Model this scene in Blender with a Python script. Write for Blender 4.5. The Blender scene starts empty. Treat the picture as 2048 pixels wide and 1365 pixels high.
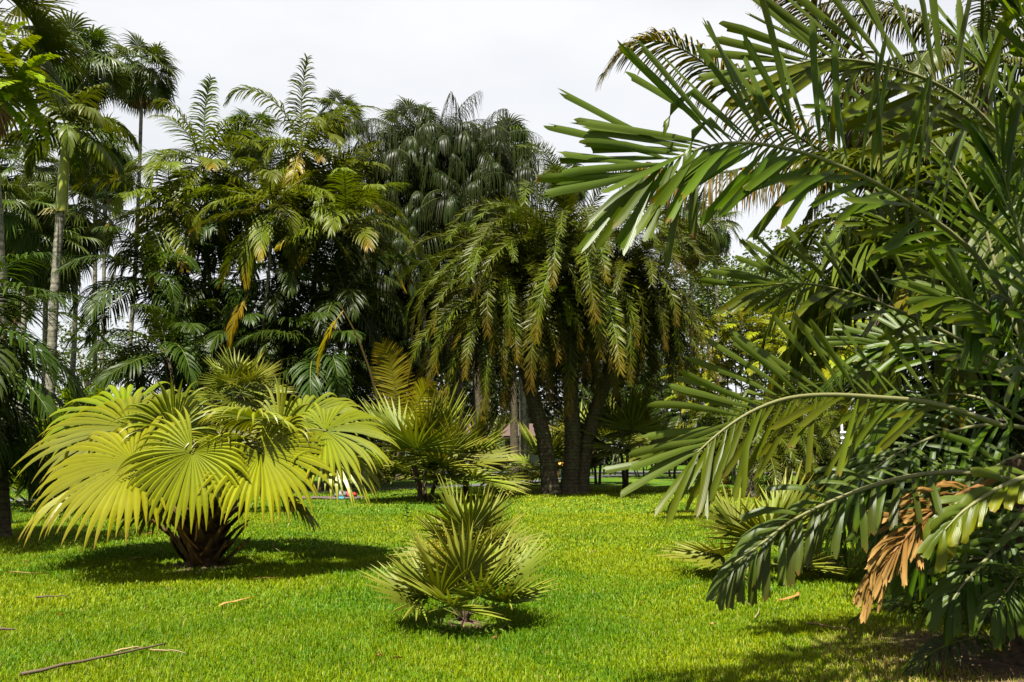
import bpy, math, random
import numpy as np
from mathutils import Vector, Matrix

# ------------------------------------------------------------------ camera, sky, sun, exposure
F_PX, CX, CY, CAM_H, HORIZON = 1547.0, 1024.0, 682.5, 1.6, 900.0
PITCH = math.atan((HORIZON - CY) / F_PX)
scene = bpy.context.scene
COL = scene.collection
cam_data = bpy.data.cameras.new("camera")
cam_data.sensor_width = 36.0
cam_data.lens = F_PX / 2048.0 * 36.0
cam_data.clip_start, cam_data.clip_end = 0.05, 2000.0
cam = bpy.data.objects.new("camera", cam_data)
cam.location = (0, 0, CAM_H)
cam.rotation_euler = (math.pi / 2 + PITCH, 0, 0)
COL.objects.link(cam)
scene.camera = cam

SUN_ELEV, SUN_AZ = math.radians(66), math.radians(200)   # azimuth clockwise from +Y (the view direction)
world = bpy.data.worlds.new("World")
scene.world = world
world.use_nodes = True
nt = world.node_tree
nt.nodes.clear()
w_out = nt.nodes.new("ShaderNodeOutputWorld")
w_bg = nt.nodes.new("ShaderNodeBackground")
w_sky = nt.nodes.new("ShaderNodeTexSky")
w_sky.sky_type = 'NISHITA'
w_sky.sun_disc = False
w_sky.sun_elevation = SUN_ELEV
w_sky.sun_rotation = SUN_AZ
w_tc = nt.nodes.new("ShaderNodeTexCoord")
w_n = nt.nodes.new("ShaderNodeTexNoise")
w_n.inputs['Scale'].default_value = 2.2
w_n.inputs['Detail'].default_value = 5
w_map = nt.nodes.new("ShaderNodeMapping")
w_map.inputs['Scale'].default_value = (1, 1, 2.5)
w_cl = nt.nodes.new("ShaderNodeValToRGB")
w_cl.color_ramp.elements[0].position, w_cl.color_ramp.elements[1].position = 0.36, 0.62
w_cl.color_ramp.elements[0].color = (3.45, 3.52, 3.6, 1)
w_cl.color_ramp.elements[1].color = (4.0, 4.0, 4.0, 1)
w_mix = nt.nodes.new("ShaderNodeMixRGB")
w_mix.inputs[0].default_value = 0.93
w_bg.inputs['Strength'].default_value = 0.056
nt.links.new(w_tc.outputs['Generated'], w_map.inputs[0])
nt.links.new(w_map.outputs[0], w_n.inputs['Vector'])
nt.links.new(w_n.outputs['Fac'], w_cl.inputs[0])
nt.links.new(w_sky.outputs[0], w_mix.inputs[1])
nt.links.new(w_cl.outputs[0], w_mix.inputs[2])
nt.links.new(w_mix.outputs[0], w_bg.inputs['Color'])
nt.links.new(w_bg.outputs[0], w_out.inputs[0])

sun_data = bpy.data.lights.new("sun", 'SUN')
sun_data.energy = 5.0
sun_data.angle = math.radians(0.55)
sun_data.color = (1.0, 0.95, 0.84)
sun = bpy.data.objects.new("sun", sun_data)
sd = Vector((math.sin(SUN_AZ) * math.cos(SUN_ELEV), math.cos(SUN_AZ) * math.cos(SUN_ELEV), math.sin(SUN_ELEV)))
sun.rotation_euler = (-sd).to_track_quat('-Z', 'Y').to_euler()
sun.location = sd * 60
COL.objects.link(sun)

vs = scene.view_settings
vs.view_transform = 'Standard'
vs.look = 'None'
vs.exposure = 2.2
vs.gamma = 1.0
vs.use_curve_mapping = False
scene.render.engine = 'CYCLES'
scene.cycles.max_bounces = 6
scene.cycles.diffuse_bounces = 3
scene.cycles.glossy_bounces = 2
scene.cycles.transmission_bounces = 4
scene.cycles.transparent_max_bounces = 4
scene.cycles.caustics_reflective = False
scene.cycles.caustics_refractive = False

# ------------------------------------------------------------------ helpers
def P(px, py, d):
    """the point of the place at distance Y = d seen at that pixel of the photograph"""
    x, y = (px - CX) / F_PX, (CY - py) / F_PX
    c, s = math.cos(PITCH), math.sin(PITCH)
    dy, dz = c - y * s, s + y * c
    k = d / dy
    return np.array([x * k, d, CAM_H + dz * k])

def G(px, d, z=0.0):
    c = d * math.cos(PITCH) + (z - CAM_H) * math.sin(PITCH)
    return np.array([(px - CX) / F_PX * c, d, z])

def nrm(v):
    v = np.asarray(v, float)
    return v / (np.linalg.norm(v) + 1e-12)

def lerp(a, b, t):
    return np.asarray(a, float) * (1 - t) + np.asarray(b, float) * t

def catmull(pts, n):
    pts = np.asarray(pts, float)
    p = np.vstack([2 * pts[0] - pts[1], pts, 2 * pts[-1] - pts[-2]])
    m = len(pts) - 1
    out = []
    for u in np.linspace(0, m - 1e-6, n):
        i = int(u); t = u - i
        a, b, c, d = p[i], p[i + 1], p[i + 2], p[i + 3]
        out.append(.5 * (2 * b + (c - a) * t + (2 * a - 5 * b + 4 * c - d) * t * t + (3 * b - a - 3 * c + d) * t ** 3))
    return np.array(out)

class MB:
    """collects grids of quads; mesh() turns them into one mesh"""
    def __init__(self):
        self.v, self.f, self.c, self.m, self.s, self.n = [], [], [], [], [], 0
    def grid(self, g, col, mat=0, smooth=True, closed=False, lat=None):
        R, K = g.shape[:2]
        idx = np.arange(R * K).reshape(R, K) + self.n
        if closed:
            idx = np.hstack([idx, idx[:, :1]])
        a, b, c, d = idx[:-1, :-1], idx[:-1, 1:], idx[1:, 1:], idx[1:, :-1]
        f = np.stack([a, b, c, d], -1).reshape(-1, 4)
        col = np.asarray(col, float)
        if col.ndim == 1:
            col = np.broadcast_to(col, (R, 3))
        if col.ndim == 2:
            col = np.broadcast_to(col[:, None, :], (R, K, 3))
        al = np.full((R, K, 1), .5) if lat is None else np.broadcast_to(np.asarray(lat)[None, :, None], (R, K, 1))
        self.v.append(g.reshape(-1, 3)); self.f.append(f)
        self.c.append(np.concatenate([col, al], -1).reshape(-1, 4))
        self.m.append(np.full(len(f), mat)); self.s.append(np.full(len(f), smooth))
        self.n += R * K
    def tube(self, pts, rad, sides=6, col=(.2, .2, .1), mat=0, cap=False):
        pts = np.asarray(pts, float)
        n = len(pts)
        rad = np.broadcast_to(np.asarray(rad, float), (n,))
        T = np.gradient(pts, axis=0)
        T /= np.linalg.norm(T, axis=1)[:, None] + 1e-9
        ref = np.array([1., 0, 0]) if abs(T[0][0]) < .8 else np.array([0, 1., 0])
        A = np.cross(T, ref); A /= np.linalg.norm(A, axis=1)[:, None] + 1e-9
        B = np.cross(T, A)
        th = np.linspace(0, 2 * math.pi, sides, endpoint=False)
        g = pts[:, None] + rad[:, None, None] * (np.cos(th)[None, :, None] * A[:, None] + np.sin(th)[None, :, None] * B[:, None])
        if cap:
            g = np.concatenate([np.repeat(pts[:1, None], sides, 1), g, np.repeat(pts[-1:, None], sides, 1)])
            col = np.asarray(col, float)
            if col.ndim == 2:
                col = np.vstack([col[:1], col, col[-1:]])
        self.grid(g, col, mat, True, True)
    def box(self, lo, hi, col, mat=0):
        x0, y0, z0 = lo; x1, y1, z1 = hi
        v = np.array([[x0,y0,z0],[x1,y0,z0],[x1,y1,z0],[x0,y1,z0],[x0,y0,z1],[x1,y0,z1],[x1,y1,z1],[x0,y1,z1]], float)
        f = np.array([[3,2,1,0],[4,5,6,7],[0,1,5,4],[1,2,6,5],[2,3,7,6],[3,0,4,7]]) + self.n
        self.v.append(v); self.f.append(f); self.c.append(np.tile([*col, .5], (8, 1)))
        self.m.append(np.full(6, mat)); self.s.append(np.full(6, False)); self.n += 8
    def mesh(self, name, mats):
        me = bpy.data.meshes.new(name)
        v = np.concatenate(self.v).astype(np.float32); f = np.concatenate(self.f).astype(np.int32)
        me.vertices.add(len(v)); me.vertices.foreach_set('co', v.ravel())
        me.loops.add(len(f) * 4); me.loops.foreach_set('vertex_index', f.ravel())
        me.polygons.add(len(f)); me.polygons.foreach_set('loop_start', np.arange(0, len(f) * 4, 4, dtype=np.int32))
        for m in mats:
            me.materials.append(m)
        me.polygons.foreach_set('material_index', np.concatenate(self.m).astype(np.int32))
        me.polygons.foreach_set('use_smooth', np.concatenate(self.s).astype(bool))
        at = me.color_attributes.new('Col', 'FLOAT_COLOR', 'POINT')
        at.data.foreach_set('color', np.concatenate(self.c).astype(np.float32).ravel())
        me.update(calc_edges=True)
        return me

def obj(name, me, parent=None, loc=(0, 0, 0), rot=(0, 0, 0), sc=1.0, label=None, kind=None):
    o = bpy.data.objects.new(name, me)
    COL.objects.link(o)
    o.location = [float(x) for x in loc]; o.rotation_euler = rot
    o.scale = (sc,) * 3 if np.isscalar(sc) else sc
    if parent is not None:
        o.parent = parent
    if label: o['label'] = label
    if kind: o['kind'] = kind
    return o

def tag(o, label, cat, group=None, kind=None):
    o['label'] = label; o['category'] = cat
    if group: o['group'] = group
    if kind: o['kind'] = kind
    return o

def thing(name, label, cat, loc, group=None, rz=0.0):
    o = obj(name, None, None, loc, (0, 0, rz))
    o.empty_display_size = .2
    return tag(o, label, cat, group)

# ------------------------------------------------------------------ materials
def new_mat(name):
    m = bpy.data.materials.new(name); m.use_nodes = True
    n = m.node_tree; n.nodes.clear()
    return m, n, n.nodes.new("ShaderNodeOutputMaterial")

def N(n, t, **kw):
    x = n.nodes.new(t)
    for k, v in kw.items():
        if k in x.inputs: x.inputs[k].default_value = v
        else: setattr(x, k, v)
    return x

def leaf_mat(name, rough=.42, trans=.3, under=None, veins=0, spec=.3, var=.35, tint=(1.3, 1.2, .25), gain=.48, sat=1.1, hue=(.462, .496)):
    m, n, out = new_mat(name); L = n.links.new
    at = N(n, "ShaderNodeAttribute", attribute_name='Col')
    oi = N(n, "ShaderNodeObjectInfo")
    tc = N(n, "ShaderNodeTexCoord")
    ns = N(n, "ShaderNodeTexNoise", Scale=1.7, Detail=3)
    L(tc.outputs['Object'], ns.inputs['Vector'])
    add = N(n, "ShaderNodeMath", operation='ADD'); L(oi.outputs['Random'], add.inputs[0]); L(ns.outputs['Fac'], add.inputs[1])
    mr = N(n, "ShaderNodeMapRange"); mr.inputs[1].default_value = .3; mr.inputs[2].default_value = 1.7
    mr.inputs[3].default_value = gain * (1 - var); mr.inputs[4].default_value = gain * (1 + var)
    L(add.outputs[0], mr.inputs[0])
    hs = N(n, "ShaderNodeHueSaturation", Saturation=sat)
    hm = N(n, "ShaderNodeMapRange"); hm.inputs[3].default_value = hue[0]; hm.inputs[4].default_value = hue[1]
    L(oi.outputs['Random'], hm.inputs[0]); L(hm.outputs[0], hs.inputs['Hue'])
    L(mr.outputs[0], hs.inputs['Value']); L(at.outputs['Color'], hs.inputs['Color'])
    base = hs.outputs[0]
    if under:
        ge = N(n, "ShaderNodeNewGeometry")
        mx = N(n, "ShaderNodeMixRGB"); mx.inputs[2].default_value = (*under, 1)
        mf = N(n, "ShaderNodeMath", operation='MULTIPLY'); mf.inputs[1].default_value = .75
        L(ge.outputs['Backfacing'], mf.inputs[0]); L(mf.outputs[0], mx.inputs[0]); L(base, mx.inputs[1])
        base = mx.outputs[0]
    pb = N(n, "ShaderNodeBsdfPrincipled", Roughness=rough); pb.inputs['Specular IOR Level'].default_value = spec
    L(base, pb.inputs['Base Color'])
    tr = N(n, "ShaderNodeBsdfTranslucent")
    tm = N(n, "ShaderNodeMixRGB", blend_type='MULTIPLY'); tm.inputs[0].default_value = 1; tm.inputs[2].default_value = (*tint, 1)
    L(hs.outputs[0], tm.inputs[1]); L(tm.outputs[0], tr.inputs['Color'])
    if veins:
        sn = N(n, "ShaderNodeMath", operation='MULTIPLY'); sn.inputs[1].default_value = veins
        L(at.outputs['Alpha'], sn.inputs[0])
        si = N(n, "ShaderNodeMath", operation='SINE'); L(sn.outputs[0], si.inputs[0])
        bp = N(n, "ShaderNodeBump", Strength=.1, Distance=.004)
        L(si.outputs[0], bp.inputs['Height']); L(bp.outputs[0], pb.inputs['Normal'])
    ms = N(n, "ShaderNodeMixShader"); ms.inputs[0].default_value = trans
    L(pb.outputs[0], ms.inputs[1]); L(tr.outputs[0], ms.inputs[2]); L(ms.outputs[0], out.inputs[0])
    return m

def bark_mat(name, c1, c2, ring=0.0, ring_scale=6.0, scale=9.0, rough=.85, c3=None, bump=.5):
    c1, c2 = [x * .75 for x in c1], [x * .75 for x in c2]
    if c3: c3 = [x * .75 for x in c3]
    m, n, out = new_mat(name); L = n.links.new
    tc = N(n, "ShaderNodeTexCoord")
    n1 = N(n, "ShaderNodeTexNoise", Scale=scale, Detail=6); L(tc.outputs['Object'], n1.inputs['Vector'])
    cr = N(n, "ShaderNodeValToRGB"); L(n1.outputs['Fac'], cr.inputs[0])
    cr.color_ramp.elements[0].position, cr.color_ramp.elements[1].position = .35, .68
    cr.color_ramp.elements[0].color, cr.color_ramp.elements[1].color = (*c1, 1), (*c2, 1)
    col = cr.outputs[0]; h = n1.outputs['Fac']
    if c3:
        n2 = N(n, "ShaderNodeTexNoise", Scale=scale * .35, Detail=4); L(tc.outputs['Object'], n2.inputs['Vector'])
        r2 = N(n, "ShaderNodeValToRGB"); r2.color_ramp.elements[0].position, r2.color_ramp.elements[1].position = .52, .66
        L(n2.outputs['Fac'], r2.inputs[0])
        mx = N(n, "ShaderNodeMixRGB"); mx.inputs[2].default_value = (*c3, 1)
        L(r2.outputs[0], mx.inputs[0]); L(col, mx.inputs[1]); col = mx.outputs[0]
    if ring:
        wv = N(n, "ShaderNodeTexWave", Scale=ring_scale, Distortion=.8); wv.bands_direction = 'Z'; wv.inputs['Detail'].default_value = 2
        L(tc.outputs['Object'], wv.inputs['Vector'])
        r3 = N(n, "ShaderNodeValToRGB"); r3.color_ramp.elements[0].position, r3.color_ramp.elements[1].position = .0, .3
        r3.color_ramp.elements[0].color = (1 - ring,) * 3 + (1,)
        L(wv.outputs['Fac'], r3.inputs[0])
        m2 = N(n, "ShaderNodeMixRGB", blend_type='MULTIPLY'); m2.inputs[0].default_value = 1
        L(col, m2.inputs[1]); L(r3.outputs[0], m2.inputs[2]); col = m2.outputs[0]
    pb = N(n, "ShaderNodeBsdfPrincipled", Roughness=rough); pb.inputs['Specular IOR Level'].default_value = .2
    bp = N(n, "ShaderNodeBump", Strength=bump, Distance=.03); L(h, bp.inputs['Height']); L(bp.outputs[0], pb.inputs['Normal'])
    L(col, pb.inputs['Base Color']); L(pb.outputs[0], out.inputs[0])
    return m

def plain_mat(name, c, rough=.5, nscale=8, var=.2, spec=.4, bump=0):
    m, n, out = new_mat(name); L = n.links.new
    tc = N(n, "ShaderNodeTexCoord"); ns = N(n, "ShaderNodeTexNoise", Scale=nscale, Detail=5); L(tc.outputs['Object'], ns.inputs['Vector'])
    mr = N(n, "ShaderNodeMapRange"); mr.inputs[1].default_value = .3; mr.inputs[2].default_value = .7
    mr.inputs[3].default_value = 1 - var; mr.inputs[4].default_value = 1 + var; L(ns.outputs['Fac'], mr.inputs[0])
    c = [x * .75 for x in c]
    hs = N(n, "ShaderNodeHueSaturation", Color=(*c, 1)); L(mr.outputs[0], hs.inputs['Value'])
    pb = N(n, "ShaderNodeBsdfPrincipled", Roughness=rough); pb.inputs['Specular IOR Level'].default_value = spec
    if bump:
        bp = N(n, "ShaderNodeBump", Strength=bump, Distance=.02); L(ns.outputs['Fac'], bp.inputs['Height']); L(bp.outputs[0], pb.inputs['Normal'])
    L(hs.outputs[0], pb.inputs['Base Color']); L(pb.outputs[0], out.inputs[0])
    return m

M_LEAF = leaf_mat("palm_leaf", rough=.42, trans=.28, spec=.09, gain=.70, hue=(.458, .490))
M_GLOSS = leaf_mat("glossy_palm_leaf", rough=.38, trans=.18, spec=.08, gain=.56)
M_FAN = leaf_mat("fan_leaf", rough=.42, trans=.28, var=.24, spec=.30, gain=.80)
M_LIVIS = leaf_mat("tall_fan_leaf", rough=.42, trans=.25, var=.25, spec=.13, gain=.62)
M_SFAN = leaf_mat("stiff_fan_leaf", rough=.5, trans=.25, var=.2, spec=.12, gain=.82)
M_ARENGA = leaf_mat("broad_leaflet", rough=.36, trans=.48, under=(.055, .082, .010), veins=46, var=.25, spec=.17, gain=.54, sat=1.2)
M_GRASS = leaf_mat("grass_blade", rough=.5, trans=.35, var=.12, spec=.12, gain=.94, hue=(.490, .498))
M_BROAD = leaf_mat("tree_leaf", rough=.5, trans=.3, var=.3)
M_STALK = leaf_mat("leaf_stalk", rough=.5, trans=.0, var=.2, spec=.15, hue=(.49, .50))
M_RIBBON = leaf_mat("ribbon_leaflet", rough=.36, trans=.12, spec=.05, gain=.34)
M_DEAD = leaf_mat("dead_broad_leaflet", rough=.7, trans=.12, var=.5, spec=.08, gain=.55, hue=(.49, .5), sat=1.05, veins=70)
M_BARK_PALE = bark_mat("pale_ringed_bark", (.10, .095, .07), (.24, .22, .17), ring=.35, ring_scale=1.6, c3=(.07, .07, .045))
M_BARK_MOTTLE = bark_mat("mottled_bark", (.09, .085, .055), (.28, .26, .20), ring=.2, ring_scale=1.2, scale=7, c3=(.10, .10, .06))
M_BARK_DARK = bark_mat("dark_scaly_bark", (.035, .026, .016), (.11, .085, .05), ring=.4, ring_scale=2.5, scale=14, c3=(.07, .08, .03), bump=1)
M_BARK_FIBRE = bark_mat("fibrous_bark", (.02, .013, .008), (.075, .045, .022), scale=22, bump=1)
M_SHAFT = bark_mat("green_crownshaft", (.16, .19, .02), (.27, .28, .04), scale=3, rough=.4, bump=.1)
M_SKIRT = leaf_mat("dead_leaf", rough=.7, trans=.15, var=.3, spec=.10, gain=.6, hue=(.495, .51), sat=1.0)

# ------------------------------------------------------------------ leaf geometry
PROFILE = {
    'point': (np.array([0, .12, .42, .75, 1.]), np.array([.3, .8, 1, .62, .04])),
    'strap': (np.array([0, .1, .35, .7, 1.]), np.array([.45, .9, 1, .8, .06])),
    'ribbon': (np.array([0, .1, .3, .5, .7, .88, 1.]), np.array([.4, .9, 1, .9, .75, .5, .05])),
}

def rachis(L, e0, bend, n=18, power=1.3, sway=0.0):
    pts = [np.zeros(3)]
    for i in range(n - 1):
        t = (i + .5) / (n - 1)
        e = math.radians(max(e0 - bend * t ** power, -89))
        a = sway * t
        pts.append(pts[-1] + L / (n - 1) * np.array([math.cos(e) * math.cos(a), math.cos(e) * math.sin(a), math.sin(e)]))
    return np.array(pts)

def frames(R, hint):
    T = np.gradient(R, axis=0); T /= np.linalg.norm(T, axis=1)[:, None]
    if hint is None:      # the arch lies in a vertical plane: the blade's normal lies in it too
        S = np.cross(np.array([0, 0, 1.]), T); bad = np.linalg.norm(S, axis=1) < .15
        S[bad] = np.cross([0, 0, 1.], nrm([R[-1][0] - R[0][0], R[-1][1] - R[0][1], 0]))
        S /= np.linalg.norm(S, axis=1)[:, None]
    else:
        S = np.cross(np.broadcast_to(nrm(hint), T.shape), T); S /= np.linalg.norm(S, axis=1)[:, None]
    return T, S, np.cross(T, S)

def leaflets(R, n, ll, lw, rng, pet=.15, a0=65, a1=22, vee=20, droop=.6, plume=0, jit=6, lenpow=3, tip=.35, base=.5, hint=None, wtip=.75, asym=0):
    """yield (t, p0, dir, blade side vector, length, half width)"""
    T, S, Nn = frames(R, hint)
    m = len(R) - 1
    for i in range(n):
        u = (i + rng.uniform(-.2, .2)) / (n - 1)
        u = min(max(u, 0), 1)
        t = pet + (1 - pet) * u * .995
        k = min(int(t * m), m - 1); fr = t * m - k
        p = R[k] * (1 - fr) + R[k + 1] * fr
        tt, ss, nn = T[k], S[k], Nn[k]
        a = math.radians(a0 + (a1 - a0) * u ** 1.2)
        l = ll * min(1, base + u * 3) * (1 - (1 - tip) * u ** lenpow)
        w = lw * (1 - (1 - wtip) * u ** 2)
        for sg in (-1, 1):
            aj = a + math.radians(rng.gauss(0, jit) + asym * sg * (1 - u))
            v = math.radians(vee + rng.gauss(0, jit) + (rng.choice((-1, 0, 1)) * plume))
            dd = math.cos(aj) * tt + math.sin(aj) * (math.cos(v) * sg * ss + math.sin(v) * nn)
            yield u, sg, p, nrm(dd), nrm(tt - np.dot(tt, dd) * dd), l * rng.uniform(.9, 1.06), w

def leaflet_strip(mb, p, d, side, l, w, droop, col, ctip, rng, prof='point', mat=0, twist=0.3):
    S, W = PROFILE[prof]
    pts = [p]; dirs = [d]
    dd = d
    for i in range(1, len(S)):
        ds = S[i] - S[i - 1]
        dd = nrm(dd + droop * ds * (.35 + 1.3 * S[i]) * np.array([0, 0, -1.]))
        pts.append(pts[-1] + dd * l * ds); dirs.append(dd)
    pts = np.array(pts); dirs = np.array(dirs)
    tw = rng.uniform(-twist, twist)
    sd = side * math.cos(tw) + np.cross(d, side) * math.sin(tw)
    sd = sd[None] - (dirs * sd[None]).sum(1)[:, None] * dirs
    sd /= np.linalg.norm(sd, axis=1)[:, None] + 1e-9
    g = np.stack([pts - sd * (W * w)[:, None], pts + sd * (W * w)[:, None]], 1)
    c = np.array([lerp(col, ctip, s ** 2) for s in S]) * rng.uniform(.82, 1.15)
    mb.grid(g, c, mat, True)

def frond_mesh(name, L, e0, bend, n, ll, lw, col, ctip=None, seed=0, prof='point', leafm=None, rr=.02, rcol=(.12, .14, .03), old=None,
               droop=.6, sway=0, power=1.3, **kw):
    rng = random.Random(seed)
    R = rachis(L, e0, bend, sway=sway, power=power)
    mb = MB()
    mb.tube(R, np.linspace(rr, rr * .15, len(R)), 5, rcol, 1)
    ctip = col if ctip is None else ctip
    for u, sg, p, d, side, l, w in leaflets(R, n, ll, lw, rng, **kw):
        c0, c1 = col, ctip
        if old is not None:            # an ageing frond yellows and browns towards its end
            k = min(1, max(0, (u - old[0]) / max(1 - old[0], .01) * 1.3 + rng.uniform(-.25, .25)))
            c0, c1 = lerp(col, old[1], k), lerp(ctip, old[1], min(1, k + .15))
        leaflet_strip(mb, p, d, side, l, w, droop, c0, c1, rng, prof)
    return mb.mesh(name, [leafm or M_LEAF, M_STALK])

def fan_mesh(name, Lp, e0, dp, R, nseg=40, span=300, split=.55, cup=.15, tip_droop=1.5, pleat=.25, col=(.05, .1, .012), ctip=None, seed=0,
             leafm=None, roll=0.0, pr=.02, pcol=(.12, .14, .03), pbend=25, wseg=1.0, costa=0.0, edge=None, broken=0.0, rows=8, uneven=.06, taper=1.5, frame=None, lift=.02, rib=None):
    """one palmate leaf: stalk from the origin along +X at elevation e0, then a pleated blade split into segments"""
    rng = random.Random(seed)
    mb = MB()
    S = rachis(Lp, e0, pbend, 8) if frame is None else frame[0]
    mb.tube(S, np.linspace(pr, pr * .55, len(S)), 5, pcol, 1)
    hub = S[-1]
    d = nrm(S[-1] - S[-2])
    el = math.asin(max(-1, min(1, d[2]))) - math.radians(dp)
    X = np.array([math.cos(el), 0, math.sin(el)]); Z = np.array([-math.sin(el), 0, math.cos(el)]); Y = np.array([0, 1., 0])
    cr, sr = math.cos(roll), math.sin(roll)
    Y, Z = Y * cr + Z * sr, Z * cr - Y * sr
    if frame is not None: X, Y, Z = frame[1:]
    ctip = col if ctip is None else ctip
    dth = math.radians(span) / nseg
    ss = np.concatenate([np.linspace(.04, split, max(3, rows // 2)), np.linspace(split, 1, rows - rows // 2 + 1)[1:]])
    down = np.array([0, 0, -1.])
    for k in range(nseg):
        th = math.radians(-span / 2) + (k + .5) * dth
        r = R * (.62 + .38 * math.cos(th / 2) ** .8) * rng.uniform(1 - uneven, 1 + uneven)
        rad = X * math.cos(th) + Y * math.sin(th)
        tan = -X * math.sin(th) + Y * math.cos(th)
        rad0 = nrm(rad + Z * (cup + rng.gauss(0, lift)))
        td = tip_droop * rng.uniform(.45, 1.55)
        brk = rng.random() < broken
        p = hub.copy(); dd = rad0; prev = 0; cen = []; hw = []; dirs = []
        for s in ss:
            ds = s - prev; prev = s
            bend = costa * ds + (td * max(0, s - split * .85) / (1 - split * .85) * ds * 4)
            if brk and s > split + .15: bend += 3
            dd = nrm(dd + down * bend)
            p = p + dd * r * ds
            cen.append(p); dirs.append(dd)
            full = s * r * math.tan(dth / 2) * wseg
            if s <= split: h = full
            else: h = split * r * math.tan(dth / 2) * wseg * (1 - ((s - split) / (1 - split)) ** taper * .97)
            hw.append(h)
        cen = np.array(cen); hw = np.array(hw); dirs = np.array(dirs)
        nn = np.cross(dirs, tan); nn /= np.linalg.norm(nn, axis=1)[:, None] + 1e-9
        if np.dot(nn[0], Z) < 0: nn = -nn
        # beyond the split a segment may twist a little
        tw = rng.gauss(0, .18)
        tv = np.array([tan * math.cos(tw * max(0, s - split) * 2) + nn[i] * math.sin(tw * max(0, s - split) * 2) for i, s in enumerate(ss)])
        off = nn * (pleat * hw * 2)[:, None]
        g = np.stack([cen - tv * hw[:, None] - off * .5, cen + off * .5, cen + tv * hw[:, None] - off * .5], 1)
        cc = np.array([lerp(col, ctip, s ** 1.5) for s in ss]) * rng.uniform(.88, 1.1)
        if edge is not None:
            e = max(0, rng.gauss(.35, .3))
            for i, s in enumerate(ss):
                cc[i] = lerp(cc[i], edge, min(1, e * max(0, (s - .8) / .2)))
        if rib is not None:      # pale ribs along the folds; fold valleys darkened as painted shade
            cc = np.stack([cc * .86, np.array([lerp(q, rib, .55) for q in cc]), cc * .86], 1)
        mb.grid(g, cc, 0, False)
    return mb.mesh(name, [leafm or M_FAN, M_STALK])

ELEV = (82, 64, 46, 28, 10, -12, -38)
def frond_kind(name, seeds=2, bend=80, lowbend=40, **kw):
    out = []
    old_at = kw.pop('old_at', None); old_col = kw.pop('old_col', (.12, .09, .01))
    for i, e in enumerate(ELEV):
        for s in range(seeds):
            k = dict(kw)
            if old_at is not None and e < old_at: k['old'] = (.70 + .2 * (e + 40) / 120, old_col)
            b = bend if e > 0 else lowbend
            out.append((e, frond_mesh(name, e0=e, bend=b * (.85 + .3 * s / max(1, seeds - 1)), seed=i * 10 + s + 5, sway=(.35 if s else -.3), **k)))
    return out

def fan_kind(name, seeds=2, elevs=ELEV, dps=None, **kw):
    out = []
    for i, e in enumerate(elevs):
        for s in range(seeds):
            dp = (dps[i] if dps else 25)
            out.append((e, fan_mesh(name, e0=e, dp=dp, seed=i * 10 + s + 3, roll=(.25 if s else -.3), **kw)))
    return out

def crown(root, org, kind, n, emax=85, emin=-40, scale=1.0, seed=0, name='frond', power=.85, az0=0.0, wob=.12, azr=None):
    rng = random.Random(seed)
    made = []
    for i in range(n):
        e = emax + (emin - emax) * ((i + .5) / n) ** power
        best = min(abs(k[0] - e) for k in kind)
        c = [k for k in kind if abs(k[0] - e) < best + 1e-3]
        ke, me = rng.choice(c)
        az = az0 + i * 2.39996 + rng.uniform(-.25, .25)
        if azr: az = rng.uniform(*azr)
        pitch = -math.radians((e - ke) * .7 + rng.uniform(-5, 5))
        o = obj(name, me, root, org, (rng.uniform(-wob, wob), pitch, az), scale * rng.uniform(.85, 1.1))
        made.append(o)
    return made

def trunk_mesh(name, pts, r0, r1, mat, rings=0, flare=1.5, sides=10, n=24, rough=0.0, seed=1):
    R = catmull(pts, n) if len(pts) > 2 else np.linspace(pts[0], pts[1], n)
    if rings:
        n2 = rings * 3
        R = catmull(pts, n2) if len(pts) > 2 else np.linspace(pts[0], pts[1], n2)
    t = np.linspace(0, 1, len(R))
    rad = r0 + (r1 - r0) * t + r0 * (flare - 1) * np.exp(-t * 28)
    if rings:
        rad = rad * np.where(np.arange(len(R)) % 3 == 0, 1.06, np.where(np.arange(len(R)) % 3 == 1, .985, .97))
    if rough:
        rs = np.random.RandomState(seed)
        rad = rad * (1 + rs.uniform(-rough, rough, len(R)))
    mb = MB(); mb.tube(R, rad, sides, (.3, .3, .3), 0, cap=True)
    return mb.mesh(name, [mat])

def rel(p, base):
    return np.asarray(p, float) - np.asarray(base, float)

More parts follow.
